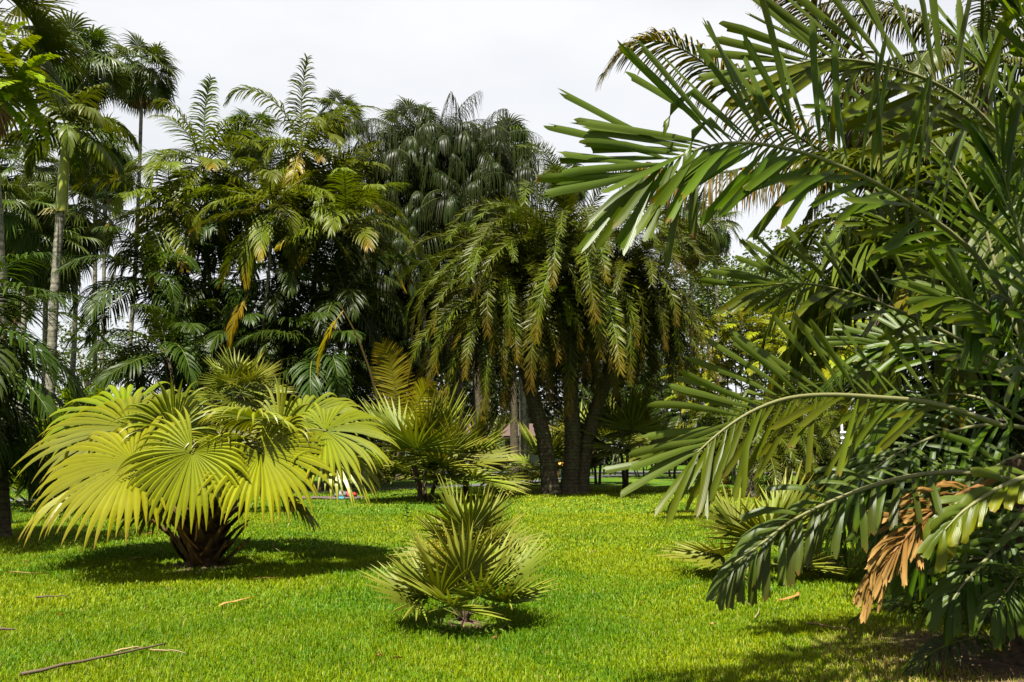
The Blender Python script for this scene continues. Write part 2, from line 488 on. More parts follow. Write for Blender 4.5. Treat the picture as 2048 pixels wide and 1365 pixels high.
# ------------------------------------------------------------------ the setting: lawn, path, road, far foliage
def ground_mat():
    m, n, out = new_mat("lawn_ground"); L = n.links.new
    tc = N(n, "ShaderNodeTexCoord")
    a = N(n, "ShaderNodeTexNoise", Scale=.35, Detail=4); L(tc.outputs['Object'], a.inputs['Vector'])
    b = N(n, "ShaderNodeTexNoise", Scale=9, Detail=8); L(tc.outputs['Object'], b.inputs['Vector'])
    r1 = N(n, "ShaderNodeValToRGB"); L(a.outputs['Fac'], r1.inputs[0])
    r1.color_ramp.elements[0].position, r1.color_ramp.elements[1].position = .38, .64
    r1.color_ramp.elements[0].color, r1.color_ramp.elements[1].color = (.028, .066, .002, 1), (.052, .084, .004, 1)
    r2 = N(n, "ShaderNodeValToRGB"); L(b.outputs['Fac'], r2.inputs[0])
    r2.color_ramp.elements[0].position, r2.color_ramp.elements[1].position = .36, .66
    r2.color_ramp.elements[0].color, r2.color_ramp.elements[1].color = (.45, .45, .4, 1), (1.3, 1.3, 1.2, 1)
    mx = N(n, "ShaderNodeMixRGB", blend_type='MULTIPLY'); mx.inputs[0].default_value = 1
    L(r1.outputs[0], mx.inputs[1]); L(r2.outputs[0], mx.inputs[2])
    pb = N(n, "ShaderNodeBsdfPrincipled", Roughness=.9); pb.inputs['Specular IOR Level'].default_value = .1
    bp = N(n, "ShaderNodeBump", Strength=.6, Distance=.03); L(b.outputs['Fac'], bp.inputs['Height']); L(bp.outputs[0], pb.inputs['Normal'])
    L(mx.outputs[0], pb.inputs['Base Color']); L(pb.outputs[0], out.inputs[0])
    return m

mb = MB()
gx = np.concatenate([[-900, -300], np.linspace(-60, 60, 41), [300, 900]])
gy = np.concatenate([[-60], np.linspace(-6, 90, 41), [300, 1200]])
g = np.stack(np.meshgrid(gx, gy), -1)
mb.grid(np.concatenate([g, np.zeros(g.shape[:2] + (1,))], -1), (.1, .1, .1), 0)
ground = obj('lawn', mb.mesh('lawn', [ground_mat()])); tag(ground, 'bright green mown lawn under the palms', 'lawn', kind='structure')

def strip_path(name, pts, w, mat, z, label):
    R = catmull([[*p, z] for p in pts], 40)
    T = np.gradient(R, axis=0); T /= np.linalg.norm(T, axis=1)[:, None]
    S = np.stack([-T[:, 1], T[:, 0], T[:, 2] * 0], 1)
    mb = MB(); mb.grid(np.stack([R + S * w / 2, R, R - S * w / 2], 1), (.05, .05, .05), 0)
    o = obj(name, mb.mesh(name, [mat])); tag(o, label, 'path', kind='structure')
M_ASPHALT = plain_mat("asphalt", (.07, .07, .072), .9, 30, .35, .2, .4)
strip_path('path', [(-60, 10), (-30, 19), G(30, 25.2)[:2], G(500, 29)[:2], G(900, 34.5)[:2], G(1060, 39.5)[:2], G(1250, 50)[:2], (16, 60), (40, 72)], 1.7, M_ASPHALT, .02, 'narrow grey asphalt path crossing behind the palms')
strip_path('road', [(-60, 50), (-20, 54), (4, 56.5), (14, 55), (40, 50), (70, 46)], 4.5, M_ASPHALT, .014, 'grey asphalt road at the far side of the lawn')

HB0, SB0, AB0 = G(405, 11.0), G(928, 7.45), G(2075, 6.1)
M_SOIL = plain_mat("bare_soil", (.075, .05, .03), .95, 25, .5, .1, 1.0)
for (p_, r_) in ((HB0, .62), (SB0, .22), (AB0, 1.5)):
    mb = MB(); th = np.linspace(0, 6.2832, 28, endpoint=False); k_ = 1 + .16 * np.sin(th * 3 + r_ * 9) + .08 * np.sin(th * 7)
    mb.grid(np.stack([np.stack([np.cos(th) * r_ * f_ * k_, np.sin(th) * r_ * f_ * k_, np.full(28, z_)], 1) for f_, z_ in ((1, .004), (.6, .018), (.25, .035), (.01, .04))]), (.1, .1, .1), 0, True, True)
    o = obj('soil', mb.mesh('soil', [M_SOIL]), None, p_); o['kind'] = 'structure'
# grass: blades by the ten thousand, denser and finer near the camera
def grass():
    rs = np.random.RandomState(11)
    V, C = [], []
    bands = [(4.6, 8.0, 6200, .044, .0027), (8.0, 12.5, 2500, .046, .0040), (12.5, 20, 720, .050, .0068), (20, 34, 120, .055, .012)]
    for d0, d1, dens, h, w in bands:
        half = .70
        area = half * (d1 ** 2 - d0 ** 2)
        n = int(area * dens)
        d = np.sqrt(rs.uniform(d0 ** 2, d1 ** 2, n)); x = rs.uniform(-half, half, n) * d
        # clumpiness
        f = np.sin(x * 3.1 + 1.7 * np.sin(d * 2.3)) * np.sin(d * 2.9 + 1.3 * np.sin(x * 1.9))
        az = rs.uniform(0, 2 * np.pi, n); lean = np.abs(rs.normal(.55, .35, n))
        hh = h * rs.uniform(.55, 1.25, n) * (1 + .2 * f); hh[rs.rand(n) < .012] *= 2.0
        ww = w * rs.uniform(.7, 1.3, n)
        base = np.stack([x, d, np.zeros(n)], 1)
        dirv = np.stack([np.cos(az), np.sin(az), np.zeros(n)], 1)
        sid = np.stack([-np.sin(az), np.cos(az), np.zeros(n)], 1)
        up = np.array([0, 0, 1.])
        mid = base + dirv * (np.sin(lean * .6) * hh * .55)[:, None] + up * (np.cos(lean * .6) * hh * .55)[:, None]
        tip = mid + dirv * (np.sin(lean * 1.5) * hh * .55)[:, None] + up * (np.cos(np.minimum(lean * 1.5, 1.5)) * hh * .55)[:, None]
        q = np.stack([base - sid * ww[:, None], base + sid * ww[:, None], mid + sid * ww[:, None] * .9, mid - sid * ww[:, None] * .9, tip + sid * ww[:, None] * .12, tip - sid * ww[:, None] * .12], 1)
        patch = .5 + .5 * np.sin(x * .55 + 2 + np.sin(d * .4)) * np.sin(d * .5 + np.sin(x * .7) + .6)  # broad colour patches, also painting soft shadow and sun into the grass
        patch = .55 * patch + .45 * (.5 + .5 * np.sin(x * 1.7 + 2 * np.sin(d * 1.3)) * np.sin(d * 1.5 + 1.7 * np.sin(x * 1.1)))
        k = np.clip(patch * .95 - .05 + rs.normal(0, .22, n) + np.clip((d - 13) / 22, 0, .5) * (x > 0), 0, 1)[:, None]
        c = (1 - k) * np.array([.036, .106, .003]) + k * np.array([.170, .202, .008])
        c *= rs.uniform(.75, 1.2, n)[:, None]
        clover = (np.sin(x * 2.3 + 3 * np.sin(d * 1.1)) * np.sin(d * 2.1 + 2 * np.sin(x * 1.3)) > .62) & (rs.rand(n) < .6)
        c[clover] *= np.array([.62, .80, .9])
        worn = np.exp(-((x - 2.9) ** 2 + (d - 5.3) ** 2) / .8) + np.exp(-((x - 3.6) ** 2 + (d - 6.2) ** 2) / .6)
        dry = rs.rand(n) < .015 + .5 * worn
        c[dry] = np.array([.22, .18, .07])
        keep = np.ones(n, bool)
        for (bx_, by_, br_) in ((HB0[0], HB0[1], .40), (SB0[0], SB0[1], .20), (AB0[0], AB0[1], .9)):
            keep &= (np.hypot(x - bx_, d - by_) > br_ * rs.uniform(.55, 1.25, n))
        q, c, n = q[keep], c[keep], int(keep.sum())
        V.append(q); C.append(np.repeat(c[:, None], 6, 1))
    V = np.concatenate(V); C = np.concatenate(C)
    n = len(V)
    i = np.arange(n)[:, None] * 6
    f = np.concatenate([i + np.array([[0, 1, 2, 3]]), i + np.array([[3, 2, 4, 5]])])
    mb = MB()
    mb.v.append(V.reshape(-1, 3)); mb.f.append(f); mb.c.append(np.concatenate([C, np.full(C.shape[:2] + (1,), .5)], -1).reshape(-1, 4))
    mb.m.append(np.zeros(len(f))); mb.s.append(np.ones(len(f), bool)); mb.n = n * 6
    o = obj('grass', mb.mesh('grass', [M_GRASS]))
    tag(o, 'short bright green grass covering the lawn', 'grass', kind='stuff')
grass()

def leaf_cloud(mb, centres, radii, per, size, col, rs, flat=.75, mat=0):
    """small leaf faces spread through uneven clumps"""
    for (c, r) in zip(centres, radii):
        n = int(per * r * r)
        v = rs.normal(0, 1, (n, 3)); v /= np.linalg.norm(v, axis=1)[:, None]
        p = c + v * (r * rs.uniform(.55, 1.05, n) ** .6)[:, None] * np.array([1, 1, flat])
        a = rs.normal(0, 1, (n, 3)); a[:, 2] = a[:, 2] * .5 - .35; a /= np.linalg.norm(a, axis=1)[:, None]
        b = np.cross(a, rs.normal(0, 1, (n, 3))); b /= np.linalg.norm(b, axis=1)[:, None] + 1e-9
        s = size * rs.uniform(.6, 1.3, n)[:, None]
        q = np.stack([p, p + a * s * .5 + b * s * .24, p + a * s, p + a * s * .5 - b * s * .24], 1)
        cc = np.array(col) * rs.uniform(.55, 1.45, (n, 1)) * rs.uniform(.75, 1.2)
        f = np.arange(n * 4).reshape(n, 4) + mb.n
        mb.v.append(q.reshape(-1, 3)); mb.f.append(f)
        mb.c.append(np.concatenate([np.repeat(cc[:, None], 4, 1), np.full((n, 4, 1), .5)], -1).reshape(-1, 4))
        mb.m.append(np.full(n, mat)); mb.s.append(np.zeros(n, bool)); mb.n += n * 4

rs = np.random.RandomState(5)
mb = MB()
cs, rr = [], []
for i in range(260):
    x = rs.uniform(-75, 80); h = 4.5 + 2.2 * math.sin(x * .21) + 1.5 * math.sin(x * .57 + 1)
    if x > 12: h += 2.5
    z = rs.uniform(.5, max(1.5, h))
    cs.append(np.array([x, rs.uniform(82, 92), z])); rr.append(rs.uniform(1.6, 3.0))
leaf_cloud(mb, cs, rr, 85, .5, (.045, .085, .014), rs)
tag(obj('distant_foliage', mb.mesh('distant_foliage', [M_BROAD])), 'distant dark belt of shrubs and trees closing off the garden', 'foliage', kind='stuff')

# ------------------------------------------------------------------ the house behind the palms
HD = 66.0
def house():
    base = G(930, HD)
    h = thing('house', 'white walled house with stone plinth and reddish eaves glimpsed between the palm trunks', 'house', base)
    X0, X1 = G(800, HD)[0] - base[0], G(1010, HD)[0] - base[0]
    X2 = G(1130, HD)[0] - base[0]
    white = plain_mat("white_render", (.78, .77, .73), .8, 2, .06)
    stone = plain_mat("dark_stone", (.09, .085, .08), .9, 6, .5, .2, .8)
    roofm = plain_mat("terracotta_tile", (.055, .03, .022), .8, 5, .3)
    darkm = plain_mat("opening_shade_paint", (.035, .035, .04), .6)  # dark colour standing in for the shade inside doorway and windows
    grey = plain_mat("grey_render", (.20, .20, .22), .8, 2, .1)
    mb = MB(); mb.box((X0, 0, .55), (X1, 6, 2.9), (.8, .8, .8)); obj('wall', mb.mesh('wall', [white]), h)
    mb = MB(); mb.box((X0 - .05, -.08, 0), (X1 + .05, 5.9, .55), (.1, .1, .1)); obj('plinth', mb.mesh('plinth', [stone]), h)
    mb = MB(); mb.box((X1 + .06, .8, 0), (X2, 6, 2.9), (.1, .1, .1)); obj('side_wall', mb.mesh('side_wall', [grey]), h)
    mb = MB(); mb.box((X1 + .25, .72, .02), (X1 + 1.5, .8 - .004, 2.3), (.1, .1, .1)); obj('door', mb.mesh('door', [darkm]), h)
    mb = MB()
    rf = np.array([[[X0 - .7, -.9, 2.75], [X2 + .7, -.9, 2.75]], [[X0 + 1.5, 3, 3.9], [X2 - 1.5, 3, 3.9]], [[X0 - .7, 6.9, 2.75], [X2 + .7, 6.9, 2.75]]])
    mb.grid(rf, (.2, .1, .05), 0, False); mb.grid(rf[::-1] - np.array([0, 0, .16]), (.2, .1, .05), 0, False)
    obj('roof', mb.mesh('roof', [roofm]), h)
    for k, x in enumerate((X0 + 1.6, X0 + 4.4)):
        mb = MB(); mb.box((x, -.02, 1.5), (x + 1.1, .05, 2.7), (.1, .1, .1)); w = obj('window', mb.mesh('window', [darkm]), h)
        mb = MB(); mb.box((x - .08, -.05, 1.4), (x + 1.18, .0, 1.5), (.8, .8, .8)); obj('sill', mb.mesh('sill', [white]), w)
house()

def slat_screen():
    b = G(1735, 24)
    h = thing('slatted_screen', 'pale slatted screen glimpsed through the right hand palm fronds', 'screen', b)
    wm = plain_mat("pale_slat_paint", (.62, .63, .66), .5, 4, .08)
    mb = MB(); mb.box((-.7, -.02, 0), (.7, .03, .045), (.7, .7, .7)); sl = mb.mesh('slat', [wm])
    for k in range(9):
        obj('slat', sl, h, (0, 0, .75 + k * .17), (math.radians(-25), 0, 0))
    mb = MB(); mb.box((-.03, .04, 0), (.03, .1, 2.4), (.7, .7, .7)); ps = mb.mesh('post', [wm])
    for x in (-.62, .62): obj('post', ps, h, (x, 0, 0))
slat_screen()

# ------------------------------------------------------------------ leaf kinds shared between palms
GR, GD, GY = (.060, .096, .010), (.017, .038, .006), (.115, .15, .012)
YEL, BRN, DRY = (.24, .17, .012), (.13, .065, .02), (.24, .15, .06)
K_FEATHER = frond_kind('feather_frond', L=3.5, n=40, ll=1.0, lw=.031, col=GR, ctip=(.085, .125, .012), bend=85, droop=.9, vee=18, rr=.028, old_at=0, old_col=(.17, .15, .012))
K_FEATHER_DARK = frond_kind('dark_feather_frond', L=3.4, n=38, ll=1.0, lw=.031, col=GD, ctip=(.030, .056, .009), bend=90, droop=1.0, vee=18, rr=.028)  # feather frond with shade put into its colour, for inner and low crowns
K_RIBBON = frond_kind('ribbon_frond', L=3.7, n=36, ll=2.1, lw=.023, col=(.024, .040, .011), ctip=(.050, .070, .020), bend=85, lowbend=50, droop=6.5, vee=15, rr=.03, prof='ribbon', leafm=M_RIBBON)
K_DATE = frond_kind('date_frond', seeds=3, L=6.4, n=92, ll=.62, lw=.023, col=(.050, .076, .008), ctip=(.080, .10, .012), bend=128, lowbend=70, droop=.15, vee=12, plume=22, a0=58, a1=30, rr=.03, tip=.5, leafm=M_GLOSS, old_at=30, old_col=(.10, .082, .012))
K_SHAFT = frond_kind('broad_frond', L=3.0, n=28, ll=.95, lw=.055, col=(.050, .085, .014), ctip=(.08, .11, .02), bend=95, droop=1.4, vee=15, rr=.035, prof='strap', old_at=10, old_col=(.12, .12, .012))
K_COCO = frond_kind('long_frond', L=6.2, n=74, ll=1.05, lw=.028, col=(.035, .052, .012), ctip=(.10, .095, .014), bend=85, droop=3.0, vee=10, rr=.05, prof='ribbon', leafm=M_GLOSS)
K_LIVIS = fan_kind('tall_fan_leaf', leafm=M_LIVIS, Lp=1.35, R=1.3, nseg=28, span=280, split=.42, cup=.1, tip_droop=.9, pleat=.35, taper=.9, uneven=.1, col=(.040, .075, .012), ctip=(.06, .095, .016), dps=(5, 10, 20, 30, 40, 45, 40), pr=.022, costa=.35)
K_SKIRT = fan_kind('dead_fan_leaf', elevs=(-55, -80), dps=(20, 5), Lp=.9, R=1.0, nseg=18, span=120, split=.4, cup=0, tip_droop=2, pleat=.4, col=DRY, ctip=BRN, leafm=M_SKIRT, pcol=BRN)
K_SMALL = fan_kind('stiff_fan_leaf', seeds=2, elevs=(78, 60, 44, 28, 10), dps=(0, -4, -6, -4, 4), Lp=.50, R=.80, nseg=18, span=195, split=.40, cup=.12, tip_droop=.04, pleat=.5, taper=1.3, wseg=1.0, col=(.075, .105, .018), ctip=(.145, .175, .032), leafm=M_SFAN, pr=.010, pbend=12, uneven=.1, edge=(.22, .17, .05))
K_FERN = frond_kind('fern_frond', seeds=1, L=.9, n=26, ll=.13, lw=.022, col=(.11, .19, .012), ctip=(.15, .22, .02), bend=90, droop=.3, vee=8, rr=.006, prof='strap', a0=80, a1=60)

# ------------------------------------------------------------------ palms
def stem_palm(name, label, group, bx, cx, cy, d, kind, n, scale, r0=.14, r1=.09, mat=None, rings=0, emax=85, emin=-40, seed=0, power=.85,
              skirt=0, mid=0.0, leafname='frond', sides=9, cat='palm', drop=0, frond_labels=None, flare=1.5):
    base = G(bx, d)
    top = rel(P(cx, cy, d), base)
    root = thing(name, label, cat, base, group)
    m = top * .5 + np.array([mid, 0, 0])
    obj('trunk', trunk_mesh('trunk', [(0, 0, -.05), m, top], r0, r1, mat or M_BARK_PALE, rings=rings, sides=sides, flare=flare), root)
    crown(root, top + np.array([0, 0, -drop]), kind, n, emax, emin, scale, seed, leafname, power)
    if skirt:
        crown(root, top + np.array([0, 0, -.25]), K_SKIRT, skirt, -40, -88, scale * 1.05, seed + 7, 'dead_leaf')
    return root, top

# tall fan palms
LG = 'tall slender fan palms'
for a in [
    # label, base x, crown x, crown y, d, n, scale, skirt, mid
    ('tall fan palm with round crown alone against the sky at upper left', 238, 285, 150, 46, 34, 1.16, 6, .25),
    ('fan palm with shaggy brown skirt of dead leaves right of the ringed trunk', 128, 152, 430, 38, 34, 1.12, 26, .2),
    ('fan palm at left with dark drooping leaves, left of the ringed trunk', 88, 92, 505, 36, 32, 1.12, 8, 0),
    ('slender straight grey fan palm left of the dense palm clump', 200, 212, 345, 50, 30, 1.15, 5, 0),
    ('dark crowned fan palm behind the crownshaft palm at upper left', 70, 150, 135, 36, 36, 1.2, 6, .1),
    ('fan palm crown peeking out behind the clump left of its tallest frond', 470, 500, 275, 58, 30, 1.2, 4, 0),
    ('small far fan palm crown right of the tallest feather palm', 690, 678, 235, 62, 28, 1.15, 4, 0),
    ('fan palm at the right shoulder of the ribbon leaved palms', 1035, 1010, 310, 48, 36, 1.25, 16, 0),
    ('fan palm poking up among the ribbon leaved palm crowns', 850, 822, 268, 47, 26, 1.1, 2, 0),
    ('far fan palm just behind the tips of the long broad leaflets', 1150, 1135, 365, 62, 28, 1.1, 10, 0),
    ('fan palm with reddish brown skirt right of the date palm', 1392, 1380, 455, 44, 32, 1.1, 24, 0),
    ('thin far fan palm with yellowing lower leaves right of the brown skirted one', 1446, 1424, 455, 50, 24, 1.0, 8, .15),
    ('fan palm crown half hidden left of the crownshaft', 40, 55, 350, 40, 30, 1.1, 12, 0),
    ('fan palm crown just right of the crownshaft', 190, 190, 300, 44, 30, 1.15, 14, 0),
    ('fan palm at the left edge with browning lower leaves', 5, 12, 430, 34, 30, 1.05, 14, 0),
    ('far fan palm half hidden between the left trunks', 35, 28, 600, 60, 24, 1.05, 6, 0),
]:
    stem_palm('fan_palm', a[0], LG, a[1], a[2], a[3], a[4], K_LIVIS, a[5], a[6], .15, .1, M_BARK_PALE, 0, 85, -50, seed=int(a[2]), skirt=a[7], mid=a[8], leafname='leaf')

# palm with green crownshaft, ringed trunk
r, top = stem_palm('crownshaft_palm', 'tall palm with pale ringed trunk and yellow green crownshaft at left', None, 93, 133, 262, 28, K_SHAFT, 15, 1.0, .19, .13, M_BARK_PALE, 46, 80, -20, seed=4, mid=-.1, cat='palm')
b0 = rel(P(123, 425, 28), G(93, 28)); b1 = rel(P(132, 262, 28), G(93, 28))
mb = MB(); mb.tube(np.linspace(b0, b1, 8), np.array([.20, .205, .2, .185, .17, .15, .13, .1]), 12, (.2, .25, .03), 0); obj('crownshaft', mb.mesh('crownshaft', [M_SHAFT]), r)
# flower stalks under the shaft
mb = MB(); rg = random.Random(3)
for k in range(26):
    a = rg.uniform(0, 6.28); q = b0 + np.array([math.cos(a) * .15, math.sin(a) * .15, -.05])
    l = rg.uniform(.35, .75)
    mb.tube(catmull([q, q + np.array([math.cos(a), math.sin(a), .1]) * l * .6, q + np.array([math.cos(a) * l, math.sin(a) * l, -.45 * l])], 6), .012, 4, (.28, .25, .08), 0)
obj('flower_stalk', mb.mesh('flower_stalk', [M_STALK]), r)

# big leaved fan palm entering from the top left corner
base = G(2, 17)
r = thing('fan_palm', 'large fan palm at the upper left corner with ferns and dry stalks on its stem', 'palm', base, None)
top = rel(P(-45, 75, 17), base)
obj('trunk', trunk_mesh('trunk', [(0, 0, -.05), top * .6 + np.array([.22, 0, 0]), top], .15, .13, M_BARK_PALE, sides=12), r)
BIGFAN = [fan_mesh('big_fan_leaf', 1.3, e, dp, 1.4, 38, 250, .48, .08, .35, .35, (.055, .08, .012), (.07, .09, .014), seed=40 + i, roll=rl, pr=.02, costa=.2, taper=.9, uneven=.1, leafm=M_LIVIS) for i, (e, dp, rl) in enumerate([(50, 20, .3), (28, 25, -.3), (5, 30, .2), (-20, 25, -.2), (65, 20, 0)])]
for i, (az, k) in enumerate([(12, 1), (-25, 0), (-70, 2), (50, 2), (-110, 3), (70, 0), (150, 1), (200, 2), (-140, 1), (110, 3), (35, 1), (25, 4), (-70, 4), (180, 3)]):
    obj('leaf', BIGFAN[k], r, top, (0, 0, math.radians(az)), 1.0)
crown(r, top + np.array([0, 0, -.4]), K_SKIRT, 22, -40, -88, 1.2, 9, 'dead_leaf')
rg = random.Random(8)
for k in range(11):
    az = math.radians(rg.uniform(-80, 60)); l = rg.uniform(1.4, 2.6); e = rg.uniform(-50, -5)
    mb = MB(); mb.tube(rachis(l, e, 25, 8), np.linspace(.018, .006, 8), 5, (.17, .13, .07), 0)
    obj('dry_stalk', mb.mesh('dry_stalk', [M_STALK]), r, top + np.array([0, 0, -.3]), (0, 0, az))
def fern(label, org, n, scale, seed, azr=None):
    f = thing('fern', label, 'fern', org, 'ferns growing on palm trunks')
    crown(f, (0, 0, 0), K_FERN, n, 70, -40, scale, seed, 'frond', azr=azr)
for lab, px, py, s, sd in [('bright green fern highest on the corner fan palm', 10, 75, .7, 1), ('bright green fern in the middle of the corner fan palm stem', 14, 130, 1.0, 2),
                       ('bright fern with the longest fronds hanging right of the corner fan palm stem', 30, 165, 1.25, 3), ('bright fern lowest on the corner fan palm stem', 6, 205, 1.0, 4)]:
    fern(lab, P(px, py, 15.6), 13, s * 1.15, sd)

def ex_frond(pix, n, ll, lw, seed, root, col, ctip, hint=None, droop=3.0, prof='ribbon', leafm=None, rr=.045, name='frond', label=None, old=None, rcol=(.10, .11, .03), **kw):
    rng = random.Random(seed)
    R = catmull([P(*q) for q in pix], 24)
    o0 = R[0].copy()
    R = R - o0
    mb = MB(); mb.tube(R, np.linspace(rr, rr * .15, len(R)), 6, rcol, 1)
    for u, sg, p, d, side, l, w in leaflets(R, n, ll, lw, rng, hint=hint, **kw):
        c0, c1 = col, ctip
        if old is not None and rng.random() < old[0]: c0, c1 = lerp(col, old[1], rng.uniform(.4, 1)), old[1]
        leaflet_strip(mb, p, d, side, l, w, droop, c0, c1, rng, prof)
    return obj(name, mb.mesh(name, [leafm or M_GLOSS, M_STALK]), root, o0 - np.array(root.location), label=label)

# dense clump of feather palms, left of centre
CG = 'feather palms of the dense clump'
for i, a in enumerate([
    # label, bx, cx, cy, d, n, scale, emax, emin, kind
    ('tallest feather palm of the clump with an upright frond against the sky', 560, 603, 300, 32, 15, 1.0, 60, -75, 0),
    ('second tallest feather palm of the clump, left of the tallest', 440, 408, 330, 32, 15, 1.0, 60, -55, 0),
    ('feather palm of the clump with broad shading fronds below the tallest', 580, 640, 400, 33, 15, 1.0, 75, -45, 0),
    ('feather palm at the upper left shoulder of the clump', 420, 345, 420, 31, 16, 1.0, 75, -60, 0),
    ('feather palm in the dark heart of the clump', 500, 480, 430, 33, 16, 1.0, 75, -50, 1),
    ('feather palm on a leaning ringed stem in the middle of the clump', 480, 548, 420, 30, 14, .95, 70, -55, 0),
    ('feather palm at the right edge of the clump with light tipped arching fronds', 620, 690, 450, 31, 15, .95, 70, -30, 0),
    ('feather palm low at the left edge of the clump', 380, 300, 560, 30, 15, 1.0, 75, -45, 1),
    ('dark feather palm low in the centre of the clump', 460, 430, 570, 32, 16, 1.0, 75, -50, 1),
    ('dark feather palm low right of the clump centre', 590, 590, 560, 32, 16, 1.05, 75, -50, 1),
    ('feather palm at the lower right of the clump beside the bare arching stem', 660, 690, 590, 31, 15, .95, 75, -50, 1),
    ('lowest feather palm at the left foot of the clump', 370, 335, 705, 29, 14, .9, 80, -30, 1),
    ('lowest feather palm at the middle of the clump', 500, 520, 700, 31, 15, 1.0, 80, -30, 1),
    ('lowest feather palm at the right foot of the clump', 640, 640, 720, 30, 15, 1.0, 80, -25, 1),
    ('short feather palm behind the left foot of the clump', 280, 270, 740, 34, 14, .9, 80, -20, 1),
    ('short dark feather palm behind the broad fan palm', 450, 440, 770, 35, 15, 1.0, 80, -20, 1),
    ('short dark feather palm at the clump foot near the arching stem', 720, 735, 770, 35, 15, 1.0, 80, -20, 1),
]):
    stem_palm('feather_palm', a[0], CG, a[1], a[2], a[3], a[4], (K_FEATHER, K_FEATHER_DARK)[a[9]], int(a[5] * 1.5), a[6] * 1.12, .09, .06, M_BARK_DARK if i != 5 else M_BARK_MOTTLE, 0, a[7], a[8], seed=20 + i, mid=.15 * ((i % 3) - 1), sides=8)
# hanging yellow fronds of the clump
HANG = frond_mesh('yellow_frond', 3.0, -55, 35, 34, .8, .036, (.13, .125, .006), (.19, .14, .008), 77, droop=1.0, vee=15, rr=.03, rcol=(.25, .18, .03))
HANG2 = frond_mesh('orange_frond', 2.6, -60, 30, 28, .7, .036, (.20, .13, .012), (.18, .08, .015), 78, droop=1.0, vee=15, rr=.03, rcol=(.25, .15, .03))
def by_label(s): return next(o for o in bpy.data.objects if o.get('label', '').startswith(s))
def hang(root_label, px, py, d, me, az, sc, label):
    r = by_label(root_label)
    obj('frond', me, r, P(px, py, d) - np.array(r.location), (0, 0, math.radians(az)), sc, label)
hang('tallest feather palm', 602, 300, 31.3, HANG, -95, 1.0, 'yellow old frond hanging straight down')
hang('second tallest feather', 405, 410, 31.3, HANG2, -110, 1.0, 'orange brown dying frond hanging down')
hang('feather palm on a leaning', 497, 590, 29, HANG, -120, .75, 'yellow frond hanging from the stem')
hang('second tallest feather', 475, 330, 33, HANG, -60, .8, 'yellowing frond')

CF = dict(leafm=M_LEAF, prof='strap', pet=.1, a0=56, a1=22, vee=18, rr=.03, droop=1.3, jit=9)
def crest(root_label, pix, n, ll, seed, hint=None):
    ex_frond(pix, int(n * 1.4), ll, .032, seed, by_label(root_label), GR, (.07, .115, .012), hint=hint, **CF)
crest('tallest feather palm', [(603, 300, 32), (602, 240, 31.9), (605, 180, 31.8), (614, 118, 31.7)], 30, .95, 1, (.3, -1, .1))
crest('tallest feather palm', [(600, 300, 32), (575, 235, 31.6), (530, 190, 31.2), (480, 180, 31), (452, 205, 30.9)], 34, 1.0, 2)
crest('tallest feather palm', [(606, 300, 32), (645, 255, 31.7), (695, 255, 31.4), (745, 310, 31)], 32, 1.0, 3)
crest('tallest feather palm', [(603, 300, 32), (570, 280, 31), (540, 300, 30.4), (520, 360, 30)], 30, .9, 4)
crest('second tallest feather', [(406, 325, 32), (408, 260, 31.9), (412, 205, 31.8), (422, 158, 31.7)], 30, .9, 5, (.3, -1, .1))
crest('second tallest feather', [(402, 325, 32), (375, 250, 31.7), (335, 205, 31.5), (300, 215, 31.3)], 32, .95, 6)
crest('second tallest feather', [(410, 325, 32), (440, 260, 31.7), (485, 240, 31.5), (530, 275, 31.3)], 32, .95, 7)

# tall ribbon leaved palms behind
RG = 'tall palms with long hanging ribbon leaflets'
for i, a in enumerate([
    ('ribbon leaved palm at the left end of its row', 850, 752, 350, 42, 20, 1.0),
    ('ribbon leaved palm second from the left at the skyline', 880, 822, 310, 43, 22, 1.05),
    ('highest ribbon leaved palm in the middle of the row', 925, 898, 290, 43, 22, 1.05),
    ('ribbon leaved palm right of the highest one', 945, 962, 315, 43, 20, 1.0),
    ('ribbon leaved palm at the right end of its row', 1030, 1010, 375, 42, 18, .9),
    ('ribbon leaved palm hanging low left in front of the row', 870, 775, 470, 41, 20, 1.0),
    ('ribbon leaved palm low in the middle of the row', 935, 860, 440, 42, 20, 1.0),
    ('ribbon leaved palm with paler fountain of leaflets above the date palm', 968, 925, 400, 40, 18, .8),
    ('small ribbon leaved palm with a pale fountain crown below the row', 880, 828, 510, 39, 16, .7),
    ('lowest ribbon leaved palm beside the bare arching stem', 765, 740, 590, 40, 18, .9),
    ('ribbon leaved palm between the clump and the leaning trunks', 800, 700, 560, 42, 16, .9),
    ('dark ribbon leaved palm behind the leaning trunks', 905, 880, 580, 43, 18, .9),
    ('low dark ribbon leaved palm near the upright young fronds', 800, 800, 690, 41, 16, .8),
]):
    stem_palm('ribbon_palm', a[0], RG, a[1], a[2], a[3], a[4], K_RIBBON, int(a[5] * 1.75), a[6] * 1.05, .24, .13, M_BARK_DARK, 0, 86, -45, seed=60 + i, mid=.1, sides=10)
for lab, bx, cx, d in [('thick pale mottled palm trunk standing alone left of the date palm stems', 1052, 1040, 50), ('pale palm trunk just behind the mottled one left of the date palm', 1046, 1042, 44), ('slim pale trunk behind the medium fan palm', 966, 985, 46)]:
    stem_palm('ribbon_palm', lab, RG, bx, cx, 480, d, K_RIBBON, 14, .9, .30 if d == 50 else .2, .2, M_BARK_MOTTLE, 0, 80, -40, seed=d, sides=12)

